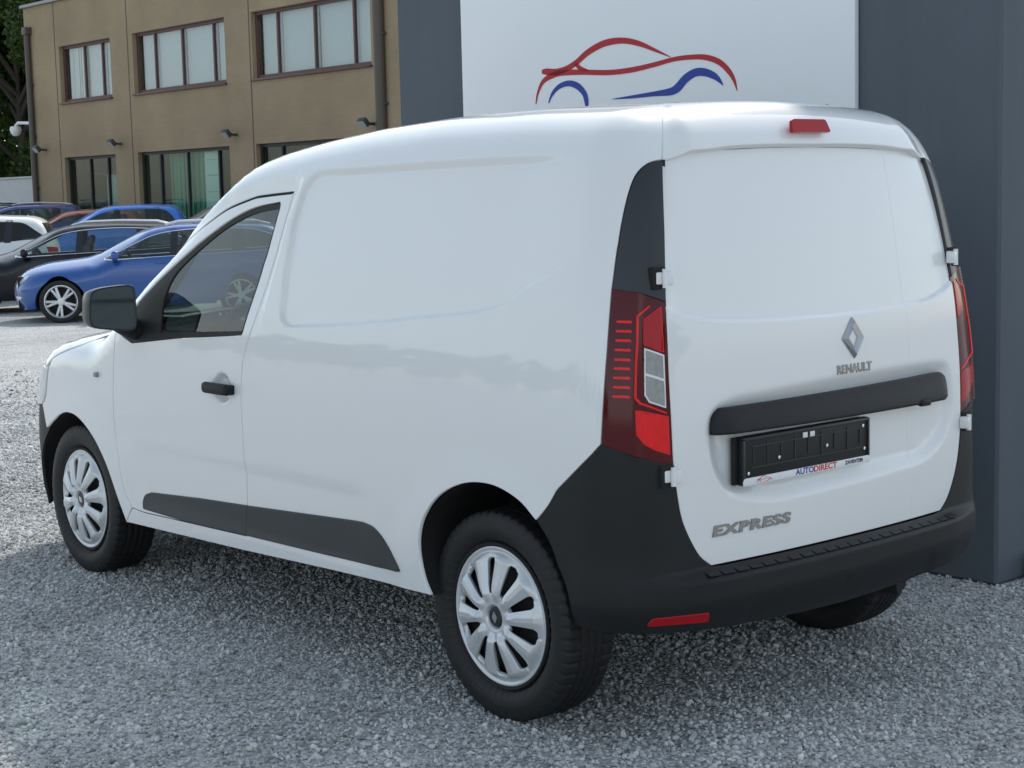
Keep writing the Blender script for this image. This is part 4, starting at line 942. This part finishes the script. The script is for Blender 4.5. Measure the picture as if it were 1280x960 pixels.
def cover_pieces():
    R0 = .219
    def h(u, v):
        u = np.asarray(u); v = np.asarray(v); r = np.hypot(u, v); a = np.arctan2(u, v)
        sp = a*10/(2*math.pi); fr = sp-np.floor(sp)           # 0 at a slot, .5 on a spoke
        rid = .5-np.abs(fr-.5)                                   # 0 slot .. .5 ridge
        y = .004+.022*sstep(.205, .045, r)                       # dish outward to the hub
        y = y+.040*np.minimum(np.abs(fr-.5-.0)*-1+.5, .42)*sstep(.045, .08, r)*(1-sstep(.175, .200, r))+.010*np.where(fr > .5, fr-.5, 0)*sstep(.06, .1, r)*(1-sstep(.17, .2, r))
        y = y-.010*sstep(.188, .200, r)*(1-sstep(.200, .206, r))*.5-.012*sstep(.210, .221, r)
        y = y-.016*(1-sstep(.030, .040, r))
        return np.stack(np.broadcast_arrays(u, y, v), -1)
    loops = [np.array([(R0*math.sin(k*2*math.pi/150), R0*math.cos(k*2*math.pi/150)) for k in range(150)])]
    for k in range(10):
        a0 = k*2*math.pi/10; wide = 1.15 if k % 2 else .92
        pts = []
        for r, w in ((.072, .0055), (.10, .0115), (.14, .0185), (.168, .0230), (.182, .0185)): pts.append((r, w*wide))
        poly = [(r, w) for r, w in pts]+[(r, -w) for r, w in pts[::-1]]
        tw = .16*(1 if k % 2 else -1)
        P = [((r*math.sin(a0+tw*(r-.12))+w*math.cos(a0)), (r*math.cos(a0+tw*(r-.12))-w*math.sin(a0))) for r, w in poly]
        loops.append(chamfer(P, .006, 2))
    ex = []
    for r in np.arange(.03, .218, .0045):
        n = int(2*math.pi*r/.0045); n = max(20, (n//20)*20)
        ex.append(np.array([(r*math.sin(2*math.pi*(k+.0)/n), r*math.cos(2*math.pi*(k+.0)/n)) for k in range(n)]))
    return panel(h, loops, .05, .006, 0, flange=.016, bev=.0015, extra=np.concatenate(ex), eps=.0008, flip=True)
COVER = mesh_of('wheel_cover', *(lambda q: (q[0], q[2], q[1]))(cover_pieces()))
HUBB = MB().lathe([(.0, .012), (.026, .012), (.031, .008), (.032, -.01)], axis='Y', n=28).mesh('centre_cap')
rh = MB(); rh.prism([(0, .019), (.012, 0), (0, -.019), (-.012, 0)], (0, .012, 0), (1, 0, 0), (0, 0, 1), (0, .002, 0)); RHB = rh.mesh('cap_emblem', smooth=False)
RIMD = MB().lathe([(.0, -.035), (.12, -.035), (.15, -.05), (.205, -.06), (.215, -.02), (.226, .0), (.222, .006), (.214, .004), (.2, -.025), (.14, -.03), (0, -.03)], axis='Y', n=64).mesh('steel_rim')
for x in (-.027, 2.765):
    for sgn in (1, -1):
        w = empty('wheel', (x, sgn*.724, .321)); w.parent = VAN
        if sgn < 0: w.rotation_euler = (0, 0, math.pi)
        a0 = .12 if x < 1 else .85
        for nm, me, m, off in (('tyre', TYRE, RUBBER, 0), ('steel_rim', RIMD, DARK, .085), ('wheel_cover', COVER, SILVER, .083), ('centre_cap', HUBB, TRIM, .093), ('cap_emblem', RHB, CHROME, .093)):
            o = link(nm, me, m, w, loc=(0, off, 0), rot=(0, a0, 0))
# ---------------------------------------------------------------- parked cars (each seen from its left side, nose to the left)
class Car(Van):
    yk, xk, Lc, Lt, xf, Lf = .40, -.30, .45, .35, 2.55, .50
    def __init__(s, g):
        s.g = g; k = g['h']; L = g['tail']; fx = g['nose']; wb = g['wb']
        s.top = table(g['top'], -1.6, 4.4, blur=.14)
        s.wz = table([(-.2,.80),(.15,.845),(.35,.885),(.6,.905),(.80*k,.90),(.93*k,.878),(1.05*k,.80),(1.3*k,.672),(1.5*k,.57),(2,.3)], -.2, 2.0, blur=.09)
        s.wz = (s.wz[0], s.wz[1]+g['w']-.905)
        s.wx = table([(-1.6,.20),(-.9,.06),(-.5,.02),(-.1,0),(wb-.6,0),(wb,.02),(wb+.45,.08),(wb+1.0,.22),(4.4,.5)], -1.6, 4.4, blur=.15)
        s.rx = table([(z, x) for z, x in g['rear']], -.2, 2.0, blur=.12)
        s.fx = table([(-.2,fx-.16),(.2,fx-.08),(.35,fx),(.55,fx),(.72,fx-.05),(.85,fx-.16),(1.1,fx-.5)], -.2, 1.1, blur=.1)
        s.xf = wb+.45
        s.zk = table([(-1.6,1.02*k),(g['ws'][0]-.2,1.02*k),(g['ws'][1],.68*k),(wb+.3,.60*k),(4.4,.5*k)], -1.6, 4.4, blur=.2)
    def f(s, x, y, z):
        ay = np.abs(y); w0, w1 = s.g['ws']
        ws = sstep(w0-.1, w0+.2, x)*(1-sstep(w1-.1, w1+.1, x)); hd = sstep(w1-.1, w1+.15, x)
        side = ay-(np.interp(z, *s.wz)-np.interp(x, *s.wx))
        crown = (.05+.05*ws+.03*hd)*(ay/.6)**2
        slope = np.interp(x, s.top[0], np.gradient(s.top[1], s.top[0]))
        top = (z-(s.ztop(x)-crown))/np.sqrt(1+slope**2)
        o = smax(side, top, .13+.05*hd)
        rear = (np.interp(z, *s.rx)+.09*(ay/.75)**2.2)-x
        o = smax(o, rear, .16)
        front = x-(np.interp(z, *s.fx)-.30*(ay/.8)**2.6)
        return smax(o, front, .2)
    def st(s, pts, closed=True):
        """(x,z) on the flank -> chart coordinates"""
        P = np.array(pts, float); lo = P[:, 1]*0+.1; hi = lo+1.75
        for i in range(30):
            m = (lo+hi)/2; v = s.base(P[:, 0], m)[:, 2] > P[:, 1]; hi = np.where(v, m, hi); lo = np.where(v, lo, m)
        return np.stack([P[:, 0], (lo+hi)/2], 1)
CARGL = glass_mat('car_glass', (.66, .75, .72)); CARGLD = glass_mat('tinted_car_glass', (.07, .085, .085))
ALLOY = mat('alloy_silver', (.66, .67, .69), .3, metal=.6); CARDARK = mat('car_inside', (.02, .02, .022), .85); CHR = mat('window_chrome', (.8, .81, .83), .15, metal=1)
CSEAT = mat('car_seat', (.12, .12, .12), .9)
def car_wheel(R=.325, rim=.248):
    t = MB().lathe([(rim-.01, -.09), (rim+.02, -.1), (R-.04, -.105), (R-.01, -.095), (R, -.07), (R, .07), (R-.01, .095), (R-.04, .105), (rim+.02, .10), (rim-.005, .09)], axis='Y', n=56, cap=False).mesh('tyre')
    a = MB().lathe([(rim-.03, .0), (rim-.004, .085), (rim+.002, .092), (rim-.012, .094), (rim-.03, .06)], axis='Y', n=56, cap=False)
    for k in range(5):
        for d in (-.17, .17):
            a0 = 2*math.pi*k/5; a1 = a0+d
            p = [Vector((.03*math.sin(a0)+0, .075, .03*math.cos(a0))), Vector(((rim-.02)*math.sin(a1), .08, (rim-.02)*math.cos(a1)))]
            e = (p[1]-p[0]).normalized(); sd = e.cross(Vector((0, 1, 0)))
            vs = [a.bm.verts.new(q+sd*s_*w_+Vector((0, y_, 0))) for q, w_ in ((p[0], .022), (p[1], .019)) for s_, y_ in ((-1, 0), (-.35, .012), (.35, .012), (1, 0), (1, -.04), (-1, -.04))]
            for i in range(6): a.bm.faces.new((vs[i], vs[(i+1) % 6], vs[6+(i+1) % 6], vs[6+i]))
    a.lathe([(0, .098), (.05, .094), (.062, .08), (.062, .04)], axis='Y', n=20)
    d = MB().lathe([(0, .02), (.15, .02), (.16, .0), (rim-.01, -.02), (rim-.012, .08)], axis='Y', n=40, cap=False)
    return t, a.mesh('alloy_rim'), d.mesh('brake_disc')
CW = car_wheel()
def build_car(g, name, label, paint, loc, rz, wheels=True, group='cars parked in the yard', detail=True):
    C = Car(g); k = g['h']; wb = g['wb']; root = empty(name, (0, 0, 0)); tag(root, label, 'car', group)
    zt = lambda s: np.interp(np.clip(s, -1, 3.3), *C.zk)+C.Lt
    sf = C.xf+C.Lf+C.yk; sr = C.xk-C.Lc-C.yk
    S_ = lambda off=0: (lambda S, T: C.base(S, T, off))
    def arch(cx, r=.375, cz=.30):
        a = np.linspace(-.22*math.pi, 1.22*math.pi, 26); p = [(cx+r*math.cos(t), cz+r*math.sin(t)) for t in a]
        return np.array([q for q in p if q[1] > .22])
    ar, af = arch(0), arch(wb)
    afs = af.copy()
    # flank windows
    dlo = C.st(chamfer(smooth(g['dlo'], 4, True), .01, 2)); wsz = g['ws']
    def top_t(s): return C.ctr(s)
    edge = C.st(g['apil'])
    # windscreen half: from centre line to the pillar
    s0, s1 = wsz[0]+.06, wsz[1]-.02
    wl2 = np.concatenate([np.stack([np.linspace(s1, s0, 14), C.ctr(np.linspace(s1, s0, 14))], 1), edge+[0, .045]])
    # rear screen half in the tail fan
    z_hi, z_lo = g['rw']
    rs = np.linspace(sr, C.xk-C.Lc*.62, 8)
    def tz(svals, zz):
        lo = svals*0+.3; hi = zt(svals)
        for i in range(28):
            m = (lo+hi)/2; v = C.base(svals, m)[:, 2] > zz; hi = np.where(v, m, hi); lo = np.where(v, lo, m)
        return np.stack([svals, (lo+hi)/2], 1)
    rw = np.concatenate([tz(rs, z_lo), tz(rs[::-1], z_hi)])
    body = np.concatenate([[(sf,.20)], [(wb+.60,.20)], [(wb+.40,.215)], afs, [(wb-.40,.22)], [(.40,.22)], ar, [(-.40,.24)], [(-.75,.26)], [(sr,.28)],
        np.stack([np.linspace(sr, C.xk, 20), zt(np.linspace(sr, C.xk, 20))], 1), np.stack([np.linspace(C.xk, C.xf, 40), C.ctr(np.linspace(C.xk, C.xf, 40))], 1), np.stack([np.linspace(C.xf, sf, 20), zt(np.linspace(C.xf, sf, 20))], 1)])
    bl, sl_ = g['belt'], .30
    bel = lambda x: np.interp(x, [g['dlo'][0][0], wb-.2], [bl[0], bl[1]])-.035
    xa, xb_, xc = g['doors']
    ld = [(xa, sl_), (xa+.02, .6), (xa-.02, bel(xa)), ((xa+xb_)/2, bel((xa+xb_)/2)), (xb_+.006, bel(xb_)), (xb_+.004, .6), (xb_+.008, sl_)]
    rd = [(xb_-.006, sl_), (xb_-.008, .6), (xb_-.004, bel(xb_)), ((xc+xb_)/2, bel((xc+xb_)/2)), (xc-.02, bel(xc)), (xc+.02, .74), (xc+.14, .55), (xc+.22, sl_)]
    holes = [dlo, wl2, rw]; drs = []
    if detail: drs = [C.st(ld), C.st(rd)]; holes += drs
    keep = lambda S, T: ((S > C.xf-1e-6) & (T > zt(S)-.004)) | ((S < C.xk+1e-6) & (T > zt(S)-.004))
    kw = dict(flip=True, centre=1, nfix=C.grad)
    pc = panel(S_(), [body]+holes, .055, .025, 0, flange=.02, keep=keep, **kw)
    sheet('body', [pc, mirrored(pc)], paint, root)
    for d_ in drs:
        q = panel(S_(), [d_], .06, .02, .003, flange=.02, flip=True)
        for f_ in (lambda a: a, mirrored):
            dr = sheet('door', f_(q), paint, root)
            sg = 1 if f_(q)[0][0, 1] > 0 else -1
            cx, cz = d_[:, 0].min()+.14, bel(0)-.10
            MB().box((cx, sg*(.895+g['w']-.905), cz*1.0), (.20, .03, .028), bev=.008).build('handle', paint, dr)
    q = panel(S_(-.004), [dlo], .08, .03, .003, flange=0, flip=True); q2 = panel(S_(-.004), [wl2], .08, .03, .003, flange=0, flip=True, centre=1); q3 = panel(S_(-.004), [rw], .08, .03, .003, flange=0, flip=True, centre=1)
    for f_ in (lambda a: a, mirrored): sheet('side_window', f_(q), g.get('glass', CARGL), root)
    sheet('windscreen', [q2, mirrored(q2)], CARGL, root); sheet('rear_window', [q3, mirrored(q3)], CARGLD, root)
    # pillars, window strips
    DL = np.array(g['dlo'])
    for xp, wd in g['pillars']:
        zz = np.linspace(bl[0]-.02, k*1.47, 24); P_ = []
        tops = [z for z in zz if inside(np.array([[xp, z]]), [DL])[0]]
        if not tops: continue
        lo_, hi_ = min(tops)-.02, max(tops)+.03
        st_ = C.st([(xp-wd, lo_), (xp+wd, lo_), (xp+wd-.10*(hi_-lo_), hi_), (xp-wd-.10*(hi_-lo_), hi_)])
        q = panel(S_(.001), [st_], .05, .03, 0, flange=.004, flip=True)
        for f_ in (lambda a: a, mirrored): sheet('pillar', f_(q), TRIM, root)
    if g.get('chrome'):
        cdl = C.st(np.concatenate([smooth(g['dlo'], 4, True)])); cen = cdl.mean(0)
        o_ = cen+(cdl-cen)*np.array([1.008, 1.03]); i_ = cen+(cdl-cen)*np.array([.998, .985])
        q = panel(S_(.004), [o_, i_], .05, .03, 0, flange=.006, flip=True)
        for f_ in (lambda a: a, mirrored): sheet('window_strip', f_(q), CHR, root)
    # lamps
    hl = C.st([(wb+.33,.66*k),(wb+.42,.73*k),(wb+.15,.745*k),(wb+.06,.735*k)]) if False else None
    fs = np.array([(C.xf+.10,.655),(C.xf+.02,.715),(C.xf+.10,.735),(C.xf+.30,.71),(C.xf+.48,.68),(C.xf+.50,.615),(C.xf+.30,.605)])*np.array([1, k])
    q = panel(S_(.008), [chamfer(fs, .02, 3)], .018, .012, 0, flange=.01, flip=True)
    for f_ in (lambda a: a, mirrored): sheet('headlight', f_(q), HEADL, root)
    gs = np.array([(C.xf+.58,.60),(C.xf+.56,.67),(sf,.67),(sf,.42),(C.xf+.62,.42)])*np.array([1, k])
    q = panel(S_(.005), [gs], .025, .02, 0, flange=.01, flip=True, centre=1); sheet('grille', [q, mirrored(q)], TRIM, root)
    fg = np.array([(C.xf+.22,.365),(C.xf+.20,.40),(C.xf+.50,.40),(C.xf+.54,.33)])*np.array([1, k])
    q = panel(S_(.005), [fg], .02, .015, 0, flange=.01, flip=True)
    for f_ in (lambda a: a, mirrored): sheet('fog_lamp_trim', f_(q), CHR, root)
    ts = np.array([(C.xk-.22,.80),(C.xk-.20,.93),(C.xk-.50,.90),(C.xk-.55,.76)])*np.array([1, k])
    q = panel(S_(.005), [ts], .02, .015, 0, flange=.01, flip=True)
    for f_ in (lambda a: a, mirrored): sheet('tail_lamp', f_(q), LAMPDEEP, root)
    # mirrors
    for sg in (1, -1):
        mx_, mz = g['mirror']
        m_ = MB(); m_.box((mx_, sg*(g['w']+.08), mz), (.11, .22, .14), bev=.045, seg=3); m_.build('door_mirror', paint, root)
        MB().box((mx_+.01, sg*(g['w']-.02), mz-.07), (.07, .16, .05), bev=.02).build('mirror_arm', TRIM, root)
    if g.get('rails'):
        zr = lambda x: float(C.base(np.array([x]), C.st([(x, C.ztop(np.array([x]))[0]-.075)])[:, 1])[0, 2])
        for sg in (1, -1):
            xs_ = np.linspace(g['rails'][0], g['rails'][1], 9); MB().tube([(x, sg*.56, float(C.ztop(np.array([x]))[0])+(-.005 if i in (0, 8) else .022)) for i, x in enumerate(xs_)], .016, 8).build('roof_rail', g.get('railmat', ALLOY), root)
    # inner tub, seats, wells
    q = panel(S_(-.05), [np.array([(wb-.5,.30),(.5,.30),(.4,.62),(-.4,.62),(sr+.05,.5),(sr+.05,.85*k),(-.3,.85*k),(wsz[1]-.1,.85*k)])], .12, .06, 0, flange=0, flip=True, centre=1)
    sheet('lining', [q, mirrored(q)], CARDARK, root)
    fl = MB().box((wb/2, 0, .27), (wb-.9, 1.5, .08)); fl.box((wb+.15, 0, .45), (1.0, 1.0, .5)); fl.box((-.35, 0, .42), (1.0, 1.0, .25)); fl.box((wb-.62, 0, .72*k), (.35, 1.35, .30), bev=.08); fl.build('floor', CARDARK, root)
    for cx in (0, wb):
        for sg in (1, -1):
            a = arch(cx, .378); V = np.concatenate([np.c_[a[:, 0], a[:, 0]*0+sg*.86, a[:, 1]], np.c_[a[:, 0], a[:, 0]*0+sg*.5, a[:, 1]]]); n_ = len(a)
            link('wheel_well', mesh_of('wheel_well', V, [(i, i+1, n_+i+1, n_+i) for i in range(n_-1)]+[tuple(range(n_, 2*n_))]), CARDARK, root)
    for sx, sy in ((wsz[0]-.42, .37), (wsz[0]-.42, -.37), (wsz[0]-1.35, .37), (wsz[0]-1.35, -.37)):
        MB().box((sx+.2, sy, .55*k), (.5, .5, .18), bev=.06).box((sx-.06, sy, .83*k), (.15, .48, .56), rot=roty(-.25), bev=.06).box((sx-.17, sy, 1.16*k), (.09, .26, .17), rot=roty(-.2), bev=.035).build('seat', CSEAT, root)
    sw_ = MB(); c0 = Vector((wsz[0]+.20, .37, .90*k)); sw_.tube([c0+Vector((math.sin(t)*.09, math.cos(t)*.18, math.sin(t)*.16)) for t in np.linspace(0, 2*math.pi, 21)], .014, 6, cap=False); sw_.build('steering_wheel', CARDARK, root)
    for cx in (0, wb):
        for sg in (1, -1):
            w = empty('wheel', (cx, sg*(g['w']-.135), .325)); w.parent = root
            if sg < 0: w.rotation_euler = (0, 0, math.pi)
            for nm, me, m_ in (('tyre', CW[0], RUBBER), ('alloy_rim', CW[1], ALLOY), ('brake_disc', CW[2], DARK)): link(nm, me, m_, w, rot=(0, .3+cx, 0))
    root.location = loc; root.rotation_euler = (0, 0, rz)
    return root
WAGON = dict(h=1.0, w=.905, wb=2.69, nose=3.43, tail=-1.0, ws=(1.42, 2.22), rw=(1.32, 1.06),
  top=[(-1.6,.6),(-1.05,.98),(-.92,1.10),(-.70,1.36),(-.4,1.435),(.3,1.465),(.95,1.455),(1.25,1.415),(1.5,1.34),(2.15,1.01),(2.3,.965),(2.9,.90),(3.25,.80),(3.5,.66),(4.4,.2)],
  rear=[(-.2,-.90),(.3,-.97),(.55,-1.0),(.9,-.97),(1.05,-.93),(1.25,-.82),(1.45,-.68),(2,-.3)],
  dlo=[(-.62,1.05),(-.30,1.012),(.5,.985),(1.4,.955),(2.02,.935),(1.80,1.05),(1.55,1.17),(1.30,1.275),(1.0,1.335),(.5,1.365),(.0,1.355),(-.35,1.31),(-.58,1.18)],
  belt=(1.02,.93), doors=(2.02,1.03,.02), pillars=[(1.00,.05),(.02,.05)], apil=[(1.40,1.365),(1.55,1.30),(1.75,1.19),(1.95,1.085),(2.10,1.0)], mirror=(1.86,1.0), chrome=True, rails=(-.5,1.1))
CROSS = dict(WAGON, h=1.06, nose=3.42, tail=-.80, wb=2.62, ws=(1.35, 2.12), rw=(1.42, 1.12), chrome=False,
  top=[(-1.6,.7),(-.85,1.10),(-.74,1.25),(-.60,1.45),(-.35,1.525),(.3,1.56),(.9,1.55),(1.2,1.505),(1.45,1.42),(2.05,1.08),(2.2,1.04),(2.8,.98),(3.15,.87),(3.4,.70),(4.4,.2)],
  rear=[(-.2,-.70),(.3,-.77),(.55,-.80),(.9,-.79),(1.1,-.76),(1.35,-.67),(1.55,-.56),(2,-.3)],
  dlo=[(-.40,1.15),(-.20,1.105),(.5,1.06),(1.4,1.02),(1.95,1.0),(1.75,1.12),(1.50,1.25),(1.25,1.355),(.95,1.415),(.5,1.445),(.0,1.435),(-.22,1.40),(-.36,1.28)],
  belt=(1.09,.99), doors=(1.95,.98,.05), pillars=[(.95,.05),(.02,.06)], apil=[(1.33,1.44),(1.50,1.37),(1.70,1.25),(1.88,1.15),(2.0,1.08)], mirror=(1.78,1.07), rails=None)
HATCH = dict(CROSS, h=.99, chrome=False, rails=None, rw=(1.33, 1.05),
  top=[(-1.6,.6),(-.85,1.03),(-.72,1.18),(-.52,1.37),(-.25,1.43),(.3,1.46),(.9,1.45),(1.2,1.41),(1.45,1.33),(2.05,1.01),(2.2,.97),(2.8,.91),(3.15,.81),(3.4,.66),(4.4,.2)],
  rear=[(-.2,-.70),(.3,-.77),(.55,-.80),(.9,-.78),(1.05,-.74),(1.25,-.63),(1.45,-.50),(2,-.2)],
  dlo=[(-.32,1.09),(-.15,1.04),(.5,.99),(1.4,.955),(1.95,.935),(1.75,1.05),(1.50,1.17),(1.25,1.27),(.95,1.325),(.5,1.352),(.05,1.335),(-.20,1.27),(-.30,1.17)],
  belt=(1.02,.93), doors=(1.95,.98,.05), apil=[(1.33,1.355),(1.50,1.285),(1.70,1.175),(1.88,1.08),(2.0,1.01)], mirror=(1.78,1.0))
SUV = dict(CROSS, h=1.10, w=.93, nose=3.60, wb=2.70, ws=(1.42, 2.20), rails=(-.4, 1.05), rw=(1.46, 1.17),
  top=[(-1.6,.8),(-.90,1.15),(-.80,1.30),(-.68,1.50),(-.4,1.59),(.3,1.625),(.95,1.615),(1.25,1.565),(1.5,1.48),(2.12,1.14),(2.28,1.10),(2.9,1.04),(3.3,.93),(3.55,.75),(4.4,.2)],
  rear=[(-.2,-.76),(.3,-.83),(.55,-.86),(.9,-.85),(1.1,-.82),(1.4,-.73),(1.6,-.62),(2,-.3)],
  dlo=[(-.50,1.19),(-.25,1.15),(.5,1.10),(1.4,1.06),(2.02,1.04),(1.82,1.16),(1.56,1.30),(1.30,1.41),(1.0,1.475),(.5,1.505),(.0,1.495),(-.28,1.46),(-.44,1.33)],
  belt=(1.13,1.03), doors=(2.02,1.0,.05), apil=[(1.40,1.50),(1.56,1.43),(1.76,1.31),(1.95,1.205),(2.08,1.13)], mirror=(1.85,1.11), railmat=ALLOY)
def paint(name, c, metal=.0): return mat(name, c, .35, coat=1, metal=metal)
PBLUE = paint('blue_car_paint', (.002, .072, .31)); PBLACK = mat('black_car_paint', (.006, .007, .013), .25, coat=.2, spec=.35); PWHITE = paint('white_car_paint', (.72, .73, .73))
PLBLUE = paint('light_blue_paint', (.02, .20, .72)); PDBLUE = paint('navy_paint', (.008, .03, .20)); PORANGE = paint('copper_paint', (.36, .075, .025)); PGREY = paint('grey_car_paint', (.10, .105, .11), .3); PGREEN = paint('grey_green_paint', (.14, .16, .14), .3); PSILV = paint('silver_car_paint', (.48, .49, .50), .5)
RZ = math.radians(61)
CFW = np.array([math.cos(RZ), math.sin(RZ)]); CLF = np.array([-math.sin(RZ), math.cos(RZ)]); CR1 = np.array([18.92, -9.58])
CARS = [   # spec, name, label, paint, metres behind the first car, metres ahead of it, doors cut
 (WAGON, 'estate_car', 'bright blue estate car with silver wheel beside the black car', PBLUE, 0, 0, True),
 (dict(WAGON, glass=CARGL), 'estate_car', 'black estate car with chrome window line beside the blue estate', PBLACK, 2.7, 1.57, True),
 (dict(SUV, glass=CARGLD, rails=None), 'crossover_car', 'white car with dark rear windows behind the black estate', PWHITE, 5.5, 3.97, False),
 (dict(CROSS), 'crossover_car', 'dark grey crossover half hidden by the roof of the white van', PGREY, 11.8, -1.12, False),
 (dict(CROSS, glass=CARGL), 'crossover_car', 'light blue crossover parked in front of the poster window', PLBLUE, 13.9, 1.48, False),
 (dict(HATCH), 'hatchback_car', 'copper red car between the navy and the light blue cars', PORANGE, 16.2, 2.48, False),
 (dict(SUV, glass=CARGL), 'suv_car', 'navy blue car with roof rails parked near the brick building', PDBLUE, 18.5, 4.15, False),
 (dict(SUV, railmat=TRIM), 'suv_car', 'grey green car with dark roof rails next to the navy car', PGREEN, 20.8, 5.15, False),
 (dict(SUV, top=[(x, z+.06*(z > 1.2)) for x, z in SUV['top']]), 'suv_car', 'silver car with roof rails in front of the pale boundary wall', PSILV, 23.1, 5.9, False),
]
for g, nm, lb, pt, d_, k_, det in CARS:
    xy = CR1-CLF*d_+CFW*k_; build_car(g, nm, lb, pt, (xy[0], xy[1], -.2 if d_ < 8 else 0), RZ, detail=det)
